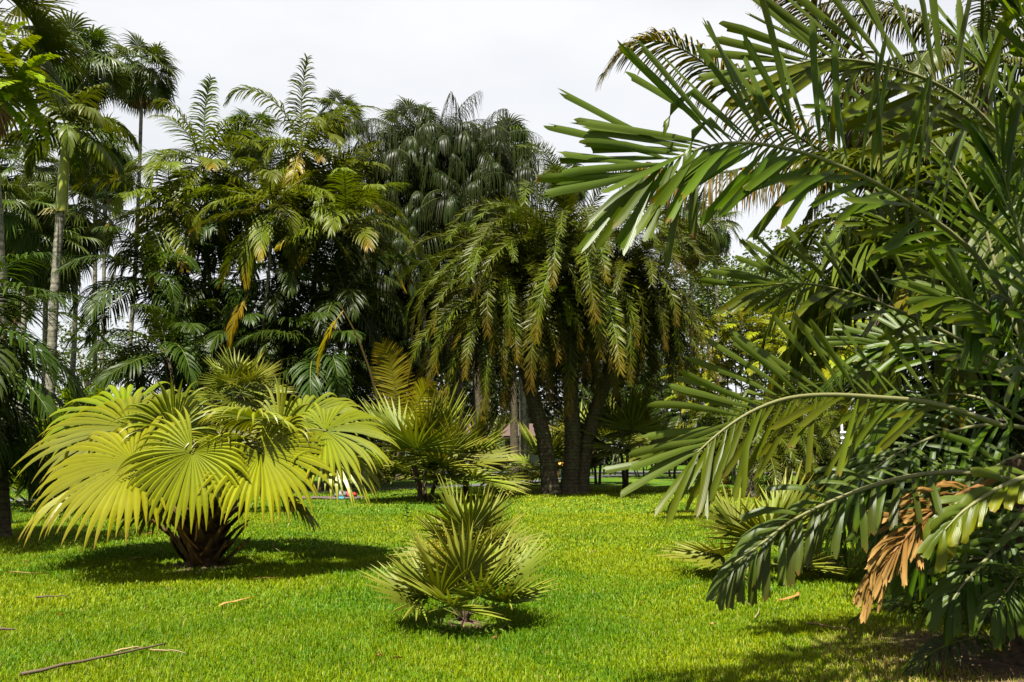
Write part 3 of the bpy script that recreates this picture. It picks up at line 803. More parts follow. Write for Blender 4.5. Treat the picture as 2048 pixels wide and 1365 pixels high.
# date palm with three stems in the centre
DD = 29.0
base = G(1135, DD)
date = thing('date_palm', 'wide domed date palm with three dark stems and arching fronds in the centre', 'palm', base)
for k, (pts, r0, r1, sd_, n, sc) in enumerate([
    ([(1102, None), (1088, 880), (1062, 780), (1038, 670), (1024, 590)], .30, .24, 1, 97, .83),
    ([(1138, None), (1145, 880), (1140, 750), (1140, 620), (1140, 535)], .32, .24, 2, 105, 1.02),
    ([(1160, None), (1175, 880), (1205, 780), (1236, 690), (1252, 595)], .28, .24, 3, 97, .80)]):
    dd = DD + (k - 1) * .25
    pp = [G(pts[0][0], dd) if y is None else P(x, y, dd) for x, y in pts]
    pp = [p - base for p in pp]
    obj('trunk', trunk_mesh('trunk', pp, r0, r1, M_BARK_DARK, rings=34, flare=1.5, sides=12, rough=.05, seed=k), date)
    crown(date, pp[-1], K_DATE, n, 84, -34, sc, 30 + sd_, 'frond', power=.8, az0=k * 2.0)
for lab, px, py in [('light green fern clinging to the date palm crown, left one', 1128, 590), ('light green fern clinging to the date palm crown, right one', 1205, 560)]:
    f = thing('fern', lab, 'fern', P(px, py, DD - 2.2), 'ferns growing on palm trunks')
    crown(f, (0, 0, 0), K_FERN, 12, 60, -60, 1.5, px, 'frond')

# far right: long frond palm entering above the broad leaved palm
base = G(1760, 17)
r = thing('coconut_like_palm', 'large palm with long arching fronds hanging leaflets at upper right, behind the broad leaved palm', 'palm', base)
top = rel(P(1760, 330, 17), base)
obj('trunk', trunk_mesh('trunk', [(0, 0, -.05), top * .5, top], .26, .2, M_BARK_DARK, sides=12), r)
CC = dict(col=(.032, .046, .010), ctip=(.13, .115, .014), old=(.3, (.20, .14, .012)))
ex_frond([(1740, 345, 17), (1640, 300, 16.8), (1540, 235, 16.6), (1440, 150, 16.4), (1340, 88, 16.2), (1260, 92, 16.1), (1205, 150, 16)], 150, 1.35, .026, 1, r, pet=.1, a0=75, a1=30, vee=12, droop=1.3, **CC)
ex_frond([(1740, 345, 17), (1660, 315, 16.6), (1560, 318, 16.3), (1450, 345, 16), (1350, 345, 15.8), (1300, 330, 15.7), (1255, 345, 15.6)], 135, 1.5, .025, 2, r, pet=.1, a0=70, a1=30, vee=8, droop=3.5, **CC)
ex_frond([(1750, 340, 17), (1720, 200, 17), (1660, 80, 17), (1600, 0, 17), (1530, -30, 17)], 120, 1.3, .026, 3, r, pet=.1, a0=70, a1=30, vee=10, droop=1.2, **CC)
crown(r, top, K_COCO, 20, 85, -35, .95, 91, 'frond', azr=(-1.1, 1.6))
r2 = stem_palm('coconut_like_palm', 'dense dark long frond palm filling the top right corner', None, 1990, 1960, 130, 15, K_COCO, 24, .8, .24, .2, M_BARK_DARK, 0, 85, -50, seed=14)

# ------------------------------------------------------------------ the big fan palm of the foreground, left
HB = G(405, 11.0)
hero = thing('fan_palm', 'broad low fan palm with shining yellow green pleated leaves and shaggy brown stem', 'palm', HB)
HT = np.array([.02, 0, 1.30])
obj('trunk', trunk_mesh('trunk', [(0, 0, -.03), (0.0, 0, .6), HT], .24, .2, M_BARK_FIBRE, sides=14, rough=.08, flare=1.12), hero)
def leaf_base(seed):
    rg = random.Random(seed); mb = MB()
    l = rg.uniform(.30, .5)
    pts = np.array([[0, 0, 0], [.10, 0, .09], [.20, 0, .20], [.31 + rg.uniform(-.08, .08), 0, .14 + l * .55]])
    R = catmull(pts, 7); w = np.array([.085, .075, .06, .048, .036, .026, .006])
    g = np.stack([R + np.array([-.018, 1, 0]) * w[:, None] * np.array([1, 1, 1]), R + np.array([.022, 0, 0]), R - np.array([.018, 1, 0]) * w[:, None]], 1)
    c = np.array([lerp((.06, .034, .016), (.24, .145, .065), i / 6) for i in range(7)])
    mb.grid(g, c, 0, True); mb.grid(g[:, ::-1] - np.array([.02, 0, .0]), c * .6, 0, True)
    return mb.mesh('leaf_base', [M_SKIRT])
LB = [leaf_base(i) for i in range(5)]
rg = random.Random(21)
for k in range(64):
    az = k * 2.39996; z = .02 + 1.0 * (k / 64) ** 1.1
    obj('leaf_base', LB[k % 5], hero, (math.cos(az) * .21, math.sin(az) * .21, z), (rg.uniform(-.2, .2), rg.uniform(-.15, .22), az), rg.uniform(.7, 1.25))
HC, HCT = (.054, .108, .006), (.128, .170, .009)
HTW = HB + HT
for i, (hx, hy, hd, ax, nv, R, bk, old) in enumerate([
    # stalk end in the photograph and its distance; blade axis and blade normal as (right, away, up); radius
    (385, 905, 9.75, (-.30, -.35, -.80), (.05, -.80, .55), 1.02, .02, .10),     # front, facing the camera
    (522, 905, 10.0, (.62, -.35, -.62), (.25, -.72, .62), 1.08, .03, .28),      # right front
    (266, 925, 9.9, (-.90, -.30, -.28), (-.05, -.70, .68), 1.28, .02, .30),    # left front, low
    (262, 858, 11.6, (-.97, .05, .05), (-.10, -.62, .78), 1.55, .04, .08),
    (250, 838, 12.1, (-.85, .25, .35), (-.30, -.45, .82), 1.30, .06, 0),
    (330, 850, 11.3, (-.35, .30, .60), (-.45, .55, .60), 1.05, .06, 0),         # back left, seen from below
    (455, 860, 12.0, (.10, .75, .35), (0, .75, -.55), .95, .06, 0),
    (508, 838, 10.3, (-.15, -.85, .25), (.10, .30, .94), .80, .06, .1),         # overhead, towards the camera
    (600, 842, 11.6, (.75, .35, .30), (.35, -.35, .85), 1.15, .05, 0),
    (650, 862, 10.7, (.90, -.10, -.22), (.30, -.60, .74), 1.05, .04, .05),      # right
    (662, 905, 10.6, (.75, -.15, -.55), (.55, -.35, .70), .95, .04, .15),
    (640, 880, 11.8, (.92, .30, -.10), (.25, .05, .95), 1.15, .03, 0),
    (225, 945, 11.0, (-.88, .15, -.40), (-.40, -.25, .85), 1.40, .04, .15),
    (300, 880, 12.4, (-.70, .65, -.05), (-.35, .30, .88), 1.25, .03, 0),
    (400, 875, 12.7, (-.15, .95, -.10), (0, .35, .93), 1.25, .03, 0),
    (520, 860, 12.7, (.35, .90, -.05), (.15, .35, .92), 1.25, .03, 0),
    (610, 900, 12.2, (.75, .60, -.25), (.35, .30, .88), 1.15, .03, 0),
    (450, 900, 10.3, (.15, -.75, .35), (.05, -.45, .88), .72, .08, 0),          # young leaves in the middle
    (350, 870, 10.7, (-.45, -.45, .55), (-.30, -.65, .60), .85, .06, 0),
    (560, 865, 10.7, (.45, -.30, .55), (.10, -.75, .62), .82, .06, 0),
    (560, 985, 12.0, (.6, .35, -.6), (.5, .3, .75), .9, .0, .2), (330, 985, 12.0, (-.6, .35, -.6), (-.5, .3, .75), .95, .0, .2),
]):
    hub = P(hx, hy, hd) - HTW
    X = nrm(ax); Z = np.array(nv, float); Z = nrm(Z - np.dot(Z, X) * X); Y = np.cross(Z, X)
    out = nrm(hub * np.array([1, 1, 0]))
    S = catmull([np.zeros(3), hub * .45 + np.array([0, 0, .22]), hub * .85 + np.array([0, 0, .1]), hub], 10)
    gv = (1.0, 1.0, 1.0, .85, .95, .7, .65, .75, .9, 1.0, .9)[i % 11]
    c0 = lerp(HC, (.22, .19, .010), old) * gv; c1 = lerp(HCT, (.30, .22, .012), old) * gv
    me = fan_mesh('fan_leaf', 1, 0, 0, R, 40, 300, .60, .14, .95, .38, c0, c1, seed=200 + i, pr=.020, pcol=(.15, .15, .03), costa=.42, edge=(.25, .17, .05), broken=bk, rows=11, uneven=.09, taper=1.3, lift=.035, rib=(.185, .21, .022), frame=(S, X, Y, Z))
    obj('leaf', me, hero, HT)
# small fern-like seedlings at its foot are part of the lawn's weeds
# ------------------------------------------------------------------ small stiff fan palms
def small_palm(label, px, d, scale, n, seed, stems=1, spread=.15, h=.25, group='small stiff leaved fan palms', emin=-10, fr=.03):
    r = thing('small_fan_palm', label, 'palm', G(px, d), group)
    rg = random.Random(seed)
    for s in range(stems):
        a = s * 2.4 + seed; tx = np.array([math.cos(a) * spread, math.sin(a) * spread, h * rg.uniform(.85, 1.15)]) * scale
        if stems == 1: tx = np.array([0, 0, h * scale])
        obj('trunk', trunk_mesh('trunk', [tx * np.array([.3, .3, -.1]), tx * .5, tx], .035 * scale, .03 * scale, M_BARK_FIBRE, n=8, sides=7, rough=.08), r)
        for o in crown(r, tx, K_SMALL, n // stems, 82, emin, scale, seed * 7 + s, 'leaf', power=.8): pass
    return r
r = small_palm('nearest small fan palm with several short stems, alone on the sunny lawn', 928, 7.45, .88, 0, 3, 3, .10, .14)
for k, (az, e) in enumerate([(178, 40), (160, 56), (-165, 26), (-128, 48), (-100, 30), (-62, 44), (-25, 30), (6, 44), (24, 60), (92, 66), (118, 50), (-85, 72), (60, 40)]):
    c = [m for m in K_SMALL if abs(m[0] - e) < 10]
    obj('leaf', c[k % len(c)][1], r, (.05 * math.cos(math.radians(az)), .05 * math.sin(math.radians(az)), .08), (0, 0, math.radians(az)), .73 + .06 * ((k * 7) % 5 - 2) / 2)
small_palm('small fan palm just behind the nearest one', 940, 11.0, .90, 10, 5, 1, 0, .10, emin=12)
small_palm('medium fan palm clump with many green fans in front of the far trunks', 850, 24.5, 2.15, 26, 8, 4, .25, .45, emin=-10)
small_palm('small fan palm low beside the medium fan palm clump', 930, 27, 1.9, 12, 12, 2, .1, .5, emin=-20)
small_palm('fan palm shrub right of the date palm stems with browning fans', 1252, 30.5, 2.1, 20, 9, 2, .1, .85, emin=-30)
small_palm('fan palm shrub behind the date palm stems', 1195, 37, 2.0, 18, 10, 2, .15, .9, emin=-10)
small_palm('fan palm shrub directly left of the date palm stems', 1088, 37, 2.0, 16, 11, 2, .15, .4, emin=-20)
small_palm('far fan palm shrub at the end of the path', 1345, 44, 2.0, 16, 13, 3, .2, .5, emin=0)
small_palm('fan palm shrub in the shade at the right, behind the drooping broad frond', 1530, 10.2, 1.0, 13, 14, 2, .1, .15, emin=0)
small_palm('small rosette fan palm on a thin stem above the broad fan palm', 470, 20, 1.02, 22, 15, 1, 0, 3.0, emin=-60)
small_palm('fan palm shrub at far right in the deep shade', 1650, 30, 2.4, 18, 16, 2, .15, .5, emin=-20)

# young palm with upright comb like fronds and a leaning yellow stem beside the medium clump
r = thing('young_palm', 'young palm with two upright comb like fronds and an arching yellowish stalk', 'palm', G(765, 27))
YC = dict(leafm=M_LEAF, prof='strap', hint=(0, -1, .15), pet=.35, a0=70, a1=35, vee=0, jit=3, rr=.03)
ex_frond([(765, 960, 27), (785, 870, 27), (790, 790, 27), (782, 730, 27), (765, 690, 26.8)], 58, .85, .027, 5, r, (.14, .16, .016), (.20, .19, .02), droop=.25, **YC)
ex_frond([(770, 960, 27), (800, 880, 27), (825, 830, 27), (845, 790, 27), (862, 765, 26.8)], 52, .7, .027, 6, r, (.15, .19, .016), (.20, .22, .02), droop=.25, **YC)
mb = MB(); R = catmull([rel(P(772, 940, 27), G(765, 27)), rel(P(764, 850, 27), G(765, 27)), rel(P(745, 760, 27), G(765, 27)), rel(P(712, 670, 26.8), G(765, 27)), rel(P(680, 610, 26.6), G(765, 27))], 20)
mb.tube(R, np.linspace(.08, .018, 20) , 8, np.linspace((.03, .025, .012), (.09, .07, .012), 20), 0); obj('stalk', mb.mesh('stalk', [M_STALK]), r)
obj('frond', HANG, r, R[-2], (0, 0, math.radians(-150)), .8)
obj('dead_leaf', frond_mesh('dead_frond', 1.6, -30, 50, 26, .5, .04, YEL, (.4, .2, .02), 31, droop=1.5, leafm=M_SKIRT), r, rel(P(905, 770, 27.5), G(765, 27)), (0, 0, math.radians(200)), .9, 'bright yellow dying frond')

# ------------------------------------------------------------------ the broad leaflet palm of the foreground, right
AB = G(2075, 6.1)
arenga = thing('broad_leaflet_palm', 'huge near palm at the right edge with long ragged strap leaflets', 'palm', AB)
mb = MB(); 
obj('trunk', trunk_mesh('trunk', [(0, 0, -.05), (0.1, .05, .7), (.2, .1, 1.5)], .28, .2, M_BARK_FIBRE, sides=12, rough=.12, flare=1.3), arenga)
SA = np.array([0, .10, .3, .55, .78, .92, 1.0]); WA = np.array([.10, .40, .72, .95, 1.0, .98, .86]); LA = np.array([-1, -.55, 0, .55, 1.])
def wedge(p, d, side, l, w, droop, col, ctip, rng, fold=.28, crumple=0.0, kink=None):
    """one ragged strap leaflet, midrib keeled, end torn off square; points relative to its foot"""
    pts = [np.zeros(3)]; dirs = [d]; dd = d
    bendv = np.array([0, 0, -1.])
    tw = rng.uniform(-.35, .35)
    for i in range(1, len(SA)):
        ds = SA[i] - SA[i - 1]
        dd = nrm(dd + droop * ds * (.3 + 1.4 * SA[i]) * bendv + (side * rng.gauss(0, .04)))
        if kink is not None and SA[i] > kink: dd = nrm(dd + bendv * 1.3 * ds * 4)
        pts.append(pts[-1] + dd * l * ds); dirs.append(dd)
    pts, dirs = np.array(pts), np.array(dirs)
    rows = []
    tear = [rng.uniform(-.09, .03) for _ in LA]
    for i in range(len(SA)):
        a = tw * SA[i] * 1.6
        s0 = side - np.dot(side, dirs[i]) * dirs[i]; s0 = nrm(s0)
        nn = np.cross(dirs[i], s0)
        s1 = s0 * math.cos(a) + nn * math.sin(a); n1 = np.cross(dirs[i], s1)
        row = []
        for j, x in enumerate(LA):
            wob = 1 + (rng.uniform(-.10, .06) if (abs(x) == 1 and i > 2) else 0)
            q = pts[i] + s1 * x * w * WA[i] * wob - n1 * abs(x) * w * WA[i] * fold + n1 * rng.gauss(0, crumple) * w
            if i == len(SA) - 1: q = q + dirs[i] * l * (tear[j] - .03 * abs(x))
            row.append(q)
        rows.append(row)
    c = np.array([lerp(col, ctip, s ** 2.5) for s in SA]) * rng.uniform(.85, 1.15)
    if rng.random() < .4: c[-1] = lerp(c[-1], (.20, .13, .05), rng.uniform(.3, 1)); c[-2] = lerp(c[-2], (.16, .14, .04), rng.uniform(0, .35))
    mb = MB(); mb.grid(np.array(rows), c, 0, True, lat=(LA + 1) / 2)
    return mb
def wedge_frond(pix, n, ll, lw, seed, split=True, hint=(0, -1, .25), col=(.058, .115, .012), ctip=(.085, .15, .016), rr=.022, rcol=(.20, .20, .09), droop=.25, label=None, leafm=None, crumple=0., kinks=.06, world=False, **kw):
    rng = random.Random(seed)
    R = catmull([q if world else P(*q) for q in pix], 26); o0 = R[0].copy(); R = R - o0
    mb = MB(); mb.tube(R, np.linspace(rr, rr * .2, len(R)), 7, rcol, 1)
    leaf = []
    for u, sg, p, d, side, l, w in leaflets(R, n, ll, lw, rng, hint=hint, **kw):
        kk = rng.uniform(.3, .7) if rng.random() < kinks else None
        wm = wedge(p, d, side, l * rng.uniform(.85, 1.05), w, droop * rng.uniform(.5, 1.5), col, ctip, rng, crumple=crumple, kink=kk)
        if split: leaf.append((p, wm))
        else:
            for v, f, c, m, s in zip(wm.v, wm.f, wm.c, wm.m, wm.s):
                mb.v.append(v + p); mb.f.append(f + mb.n); mb.c.append(c); mb.m.append(m); mb.s.append(s); mb.n += len(v)
    fo = obj('frond', mb.mesh('frond', [leafm or M_ARENGA, M_STALK]), arenga, o0 - np.array(arenga.location), label=label)
    for p, wm in leaf:
        obj('leaflet', wm.mesh('leaflet', [leafm or M_ARENGA]), fo, p)
    return fo
AK = dict(pet=.12, a0=62, a1=16, asym=-18, vee=6, jit=8, plume=10, tip=.72, base=.8, lenpow=2, wtip=1.0)
# big frond reaching left across the sky
wedge_frond([(2075, 700, 5.9), (1960, 520, 5.6), (1800, 395, 5.3), (1660, 325, 5.0), (1550, 293, 4.8), (1450, 287, 4.6), (1360, 312, 4.45), (1285, 352, 4.35)], 44, 1.02, .027, 1, hint=(.1, -1, .2), droop=.10, **dict(AK, a0=70, asym=-26))
# the one above it
wedge_frond([(2090, 420, 6.4), (1985, 255, 6.2), (1880, 172, 6.0), (1760, 130, 5.8), (1650, 118, 5.6), (1570, 135, 5.5)], 28, 1.15, .036, 2, hint=(0, -1, .1), droop=.08, col=(.075, .11, .008), ctip=(.10, .13, .010), **AK)
# middle frond, striped by shadows
wedge_frond([(2000, 850, 5.6), (1870, 808, 5.4), (1750, 795, 5.2), (1650, 790, 5.0), (1570, 798, 4.85), (1500, 825, 4.7), (1440, 865, 4.6), (1395, 905, 4.5)], 30, .80, .022, 3, hint=(.1, -1, .3), droop=.10, col=(.075, .105, .018), ctip=(.12, .15, .03), **dict(AK, a0=48, a1=14, asym=-10))
# frond between
wedge_frond([(2060, 760, 6.8), (1900, 670, 6.6), (1780, 615, 6.4), (1680, 580, 6.2), (1590, 567, 6.1), (1510, 575, 6.0)], 22, .75, .025, 4, hint=(0, -1, .35), droop=.12, col=(.065, .105, .012), ctip=(.09, .13, .016), **AK)
# low frond bowing to the lawn
wedge_frond([(2050, 960, 5.9), (1900, 945, 5.7), (1780, 962, 5.5), (1670, 1000, 5.35), (1580, 1045, 5.2), (1520, 1090, 5.1), (1470, 1125, 5.0)], 24, .52, .028, 5, hint=(.3, -1, 1.2), droop=1.3, col=(.05, .085, .016), ctip=(.085, .11, .03), **AK)
# brown dead frond
DEAD = dict(AK); DEAD.update(a0=35, a1=12, base=1.0, tip=.9)
wedge_frond([(1990, 960, 5.6), (1900, 1000, 5.5), (1840, 1045, 5.4), (1795, 1095, 5.3), (1760, 1140, 5.25)], 26, .40, .017, 6, hint=(.4, -1, .4), split=False, droop=.8, col=(.17, .092, .022), ctip=(.34, .22, .075), leafm=M_DEAD, rcol=(.2, .11, .04), crumple=.45, label='crumpled brown dead frond hanging down', **DEAD)
# yellow green frond end
wedge_frond([(2090, 940, 5.6), (2000, 975, 5.45), (1930, 1020, 5.35), (1890, 1060, 5.3)], 12, .34, .034, 7, split=False, hint=(.2, -1, .7), droop=.8, col=(.09, .13, .012), ctip=(.26, .27, .06), crumple=.1, label='frond with yellowing torn edges', **DEAD)
# right edge, leaflets pointing left
wedge_frond([(2170, 620, 5.4), (2150, 420, 5.2), (2120, 240, 5.0), (2075, 90, 4.9), (2010, -20, 4.8)], 22, .85, .035, 8, split=False, hint=(.5, -1, .1), droop=.2, col=(.07, .15, .02), ctip=(.1, .19, .03), **AK)
# fill: the rest of the crown behind and below
for i, (pix, n, ll, ln) in enumerate([
    ([(2080, 760, 6.9), (2010, 600, 7.1), (1960, 430, 7.3), (1870, 290, 7.5), (1740, 230, 7.6)], 24, 1.0, 0),
    ([(2080, 780, 7.2), (1990, 640, 7.4), (1900, 540, 7.6), (1820, 470, 7.8), (1750, 430, 7.9)], 20, .8, 0),
    ([(2080, 820, 6.8), (1980, 730, 7.0), (1890, 690, 7.2), (1810, 680, 7.4), (1745, 690, 7.5)], 20, .7, 0),
    ([(2080, 860, 6.6), (1980, 850, 6.6), (1880, 870, 6.6), (1790, 910, 6.6), (1720, 960, 6.6)], 20, .75, 1),
    ([(2080, 900, 6.3), (2000, 930, 6.3), (1930, 990, 6.3), (1870, 1060, 6.2), (1840, 1120, 6.2)], 18, .6, 1),
    ([(2090, 980, 6.0), (2030, 1050, 5.9), (1980, 1110, 5.8), (1930, 1165, 5.7), (1905, 1200, 5.65)], 15, .45, 1),
    ([(2090, 1000, 5.9), (2060, 1100, 5.8), (2030, 1160, 5.7), (1990, 1210, 5.6)], 14, .45, 1),
    ([(2090, 1080, 6.2), (2020, 1110, 6.3), (1940, 1120, 6.4), (1870, 1130, 6.5)], 15, .45, 1),
    ([(2090, 700, 5.6), (2060, 560, 5.4), (2030, 440, 5.3), (2000, 330, 5.2)], 16, .8, 0),
    ([(2100, 780, 5.7), (2040, 720, 5.5), (1990, 640, 5.4), (1930, 600, 5.3), (1880, 600, 5.2)], 16, .6, 0),
    ([(2100, 860, 5.8), (2050, 700, 5.7), (2030, 620, 5.6), (1990, 590, 5.5), (1960, 640, 5.45)], 14, .6, 2),
    ([(2080, 800, 7.6), (2080, 600, 7.8), (2070, 380, 8.0), (2020, 200, 8.2), (1930, 90, 8.3)], 24, 1.0, 0),
    ([(2080, 860, 7.6), (1970, 800, 7.9), (1870, 790, 8.1), (1790, 820, 8.3), (1730, 880, 8.4)], 22, .7, 1),
    ([(2100, 950, 6.6), (1980, 960, 6.9), (1860, 990, 7.1), (1760, 1040, 7.2)], 20, .6, 1),
    ([(2090, 1040, 6.4), (2030, 1020, 6.7), (1950, 1030, 7.0), (1880, 1070, 7.1)], 18, .5, 1),
]):
    wedge_frond(pix, int(n * 1.15), ll, .027, 20 + i, split=False, hint=(.15 * (i % 3), -1, (.3, .9, .6)[ln]), droop=(.25, 1.0, 2.5)[ln], col=(.04, .085, .012) if ln else (.052, .11, .012), **AK)
for i, pts in enumerate([  # fronds added overhead, out of view, to throw shade on the lower right
    [(4.7, 6.1, 1.5), (4.7, 5.6, 3.8), (4.1, 5.0, 5.4), (2.7, 4.3, 6.0), (1.3, 3.9, 5.8)], [(4.7, 6.1, 1.5), (4.8, 5.3, 3.8), (4.2, 4.4, 5.2), (3.0, 3.5, 5.4), (1.8, 2.9, 5.0)],
    [(4.7, 6.1, 1.5), (5.0, 5.6, 3.8), (4.8, 4.6, 5.4), (4.2, 3.6, 5.6)], [(4.7, 6.1, 1.5), (5.0, 5.2, 3.0), (4.6, 4.2, 4.4), (3.6, 3.2, 4.8), (2.8, 2.5, 4.4)],
    [(4.7, 6.1, 1.5), (4.8, 5.9, 4.4), (4.6, 5.3, 6.3), (3.4, 4.7, 7.0), (2.2, 4.4, 6.6)]]):
    wedge_frond(pts, 26, .9, .045, 60 + i, split=False, hint=(-.2, .1, 1), droop=.4, world=True, **AK)
# palms standing behind it
stem_palm('broad_frond_palm', 'green broad frond palm close behind the huge near palm, at mid height', 'broad frond palms behind the near palm', 2010, 1930, 470, 9.5, K_SHAFT, 30, .95, .12, .1, M_BARK_DARK, 0, 85, -50, seed=41)
stem_palm('broad_frond_palm', 'dark broad frond palm low behind the huge near palm', 'broad frond palms behind the near palm', 1960, 1930, 860, 10, K_FEATHER_DARK, 32, .75, .12, .1, M_BARK_DARK, 0, 85, -45, seed=42)
stem_palm('broad_frond_palm', 'dark short palm at the foot of the huge near palm', 'broad frond palms behind the near palm', 2000, 1990, 1080, 8.2, K_FEATHER_DARK, 30, .5, .12, .1, M_BARK_DARK, 0, 85, -30, seed=43)
# shoots and fibres round its foot
for i in range(7):
    a = math.radians(120 + i * 28)
    obj('frond', bpy.data.objects['frond'].data if False else K_FEATHER_DARK[(i * 2) % 8][1], arenga, (math.cos(a) * .3 + .0, math.sin(a) * .3, .15), (0, .1, a), .32)

# ------------------------------------------------------------------ shrubs and trees
def broad_tree(label, px, d, top_py, wpx, seed, col=(.06, .105, .018), size=.3, group=None, trunk_r=.25, name='broadleaf_tree', per=170, clumps=26, low=False):
    base = G(px, d); top = P(px, top_py, d)[2]; rad = wpx / 2 / F_PX * d
    t = thing(name, label, 'tree', base, group)
    rs = np.random.RandomState(seed)
    ch = top * (1.0 if low else .55); cz = top - ch * .5
    obj('trunk', trunk_mesh('trunk', [(0, 0, -.1), (.1, 0, top * .3), (0, 0, top * .6)], trunk_r, trunk_r * .5, M_BARK_DARK, sides=8), t)
    cs, rr = [], []
    for k in range(clumps):
        v = rs.normal(0, 1, 3); v /= np.linalg.norm(v)
        q = v * rs.uniform(.45, .85) * np.array([rad, rad * .8, ch * .5]) + np.array([0, 0, cz])
        cs.append(q); rr.append(rad * rs.uniform(.22, .38))
        if k < 9:
            mbl = MB(); mbl.tube(catmull([(0, 0, top * (.3 + .03 * k)), q * np.array([.5, .5, .85]), q], 7), np.linspace(trunk_r * .35, .02, 7), 5, (.1, .1, .1), 0)
            obj('limb', mbl.mesh('limb', [M_BARK_DARK]), t)
    mb = MB(); leaf_cloud(mb, cs, rr, per, size, col, rs)
    obj('crown', mb.mesh('crown', [M_BROAD]), t)
    return t
broad_tree('rounded leafy tree behind the palms right of the date palm', 1510, 58, 465, 300, 1, (.095, .155, .034), .36, clumps=44, per=100)
broad_tree('leafy tree at the far right behind the broad leaflet palm', 1720, 60, 420, 330, 2, (.04, .08, .016), .45, clumps=36, per=60)
broad_tree('feathery light green tree behind the left trunks', 160, 62, 610, 190, 3, (.075, .13, .014), .30, clumps=22, per=70)
broad_tree('low rounded tree between the far left trunks', 60, 66, 690, 170, 4, (.05, .10, .016), .32, clumps=18, per=70)
broad_tree('small tree behind the date palm at right', 1330, 60, 640, 200, 6, (.035, .07, .012), .4, clumps=22, per=60)
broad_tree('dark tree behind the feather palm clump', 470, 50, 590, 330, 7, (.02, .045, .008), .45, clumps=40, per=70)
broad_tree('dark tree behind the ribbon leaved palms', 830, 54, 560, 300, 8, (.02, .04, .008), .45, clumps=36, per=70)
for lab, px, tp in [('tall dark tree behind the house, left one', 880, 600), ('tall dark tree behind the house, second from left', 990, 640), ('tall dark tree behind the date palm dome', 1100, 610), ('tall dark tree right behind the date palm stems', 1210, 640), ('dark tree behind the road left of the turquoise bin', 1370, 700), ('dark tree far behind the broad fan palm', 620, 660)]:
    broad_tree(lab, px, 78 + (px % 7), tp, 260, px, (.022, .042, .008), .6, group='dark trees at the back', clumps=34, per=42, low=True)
broad_tree('dark low tree behind the right hand shrubs', 1640, 48, 640, 320, 9, (.025, .05, .01), .42, clumps=36, per=70)

# strap leaved shrub at left
def rosette_mesh(seed, col):
    rg = random.Random(seed); mb = MB()
    for k in range(22):
        az = k * 2.4; e = math.radians(80 - 95 * (k / 22)); l = rg.uniform(.38, .6)
        d = np.array([math.cos(az) * math.cos(e), math.sin(az) * math.cos(e), math.sin(e)])
        leaflet_strip(mb, np.zeros(3), d, nrm(np.array([-math.sin(az), math.cos(az), 0])), l, .04, .7, col, np.array(col) * 1.3, rg, 'strap')
    return mb.mesh('rosette', [M_LEAF])
ROS = [rosette_mesh(i, c) for i, c in enumerate([(.06, .11, .012), (.09, .14, .012), (.05, .095, .012)])]
def strap_shrub(label, px, d, w, h, n, seed):
    t = thing('strap_leaved_shrub', label, 'shrub', G(px, d), 'strap leaved shrubs')
    rg = random.Random(seed)
    for k in range(n):
        a = rg.uniform(0, 6.28); q = math.sqrt(rg.random()); x, y = math.cos(a) * q * w / 2, math.sin(a) * q * w / 2
        z = h * (1 - .75 * q * q) * rg.uniform(.6, 1.0)
        obj('rosette', rg.choice(ROS), t, (x, y, z), (rg.uniform(-.3, .3), rg.uniform(-.3, .3), a), rg.uniform(.9, 1.4))
        if k % 4 == 0:
            mb = MB(); mb.tube(catmull([(x * .3, y * .3, 0), (x * .7, y * .7, z * .5), (x, y, z)], 6), np.linspace(.03, .02, 6), 5, (.12, .1, .06), 0); obj('stem', mb.mesh('stem', [M_STALK]), t)
strap_shrub('tall strap leaved shrub behind the broad fan palm at left', 175, 24, 4.2, 3.5, 120, 1)
strap_shrub('lower strap leaved shrub by the ringed palm trunk', 95, 22, 2.8, 2.3, 55, 2)

# silvery drooping frond palm at the left edge
r, t0 = stem_palm('feather_palm', 'dark feather palm at the left edge with silvery drooping fronds', None, -130, -105, 700, 13, K_FEATHER_DARK, 40, .8, .1, .08, M_BARK_DARK, 0, 80, -40, seed=3)
stem_palm('feather_palm', 'dark feather palm low at the left edge behind the broad fan palm', None, 12, 5, 905, 14.5, K_FEATHER_DARK, 30, .45, .1, .08, M_BARK_DARK, 0, 80, -30, seed=31)

# clumps in the right middle distance
def cane_clump(label, px, d, tops, kind, scale, seed, n=9, group='cane palm clumps', emin=-20):
    b = G(px, d); t = thing('cane_palm', label, 'palm', b, group)
    for k, (cx, cy) in enumerate(tops):
        rg = random.Random(seed + k); dd = d + rg.uniform(-1.2, 1.2)
        q = P(cx, cy, dd) - b
        obj('stem', trunk_mesh('stem', [(q[0] * .3, q[1] * .5, -.02), q * np.array([.7, .8, .5]), q], .045, .03, M_BARK_MOTTLE, n=8, sides=6), t)
        crown(t, q, kind, n, 82, emin, scale, seed * 3 + k, 'frond')
K_CANE = frond_kind('cane_frond', seeds=1, L=1.9, n=24, ll=.55, lw=.034, col=(.125, .17, .016), ctip=(.17, .20, .025), bend=85, droop=.8, vee=20, rr=.018)
cane_clump('bright cane palm clump right of the date palm', 1480, 36, [(1420, 660), (1450, 690), (1480, 650), (1515, 665), (1540, 690), (1470, 720), (1510, 720), (1555, 660), (1430, 740)], K_CANE, .95, 1)
cane_clump('shaded cane palm clump below the bright one', 1440, 38, [(1400, 800), (1440, 790), (1470, 830), (1420, 850), (1380, 760), (1500, 800), (1545, 800)], K_CANE, 1.1, 2)
cane_clump('cane palm clump with yellow dry fronds at right', 1620, 31, [(1580, 690), (1620, 700), (1650, 670), (1600, 740), (1660, 730), (1690, 700)], K_CANE, 1.2, 3)
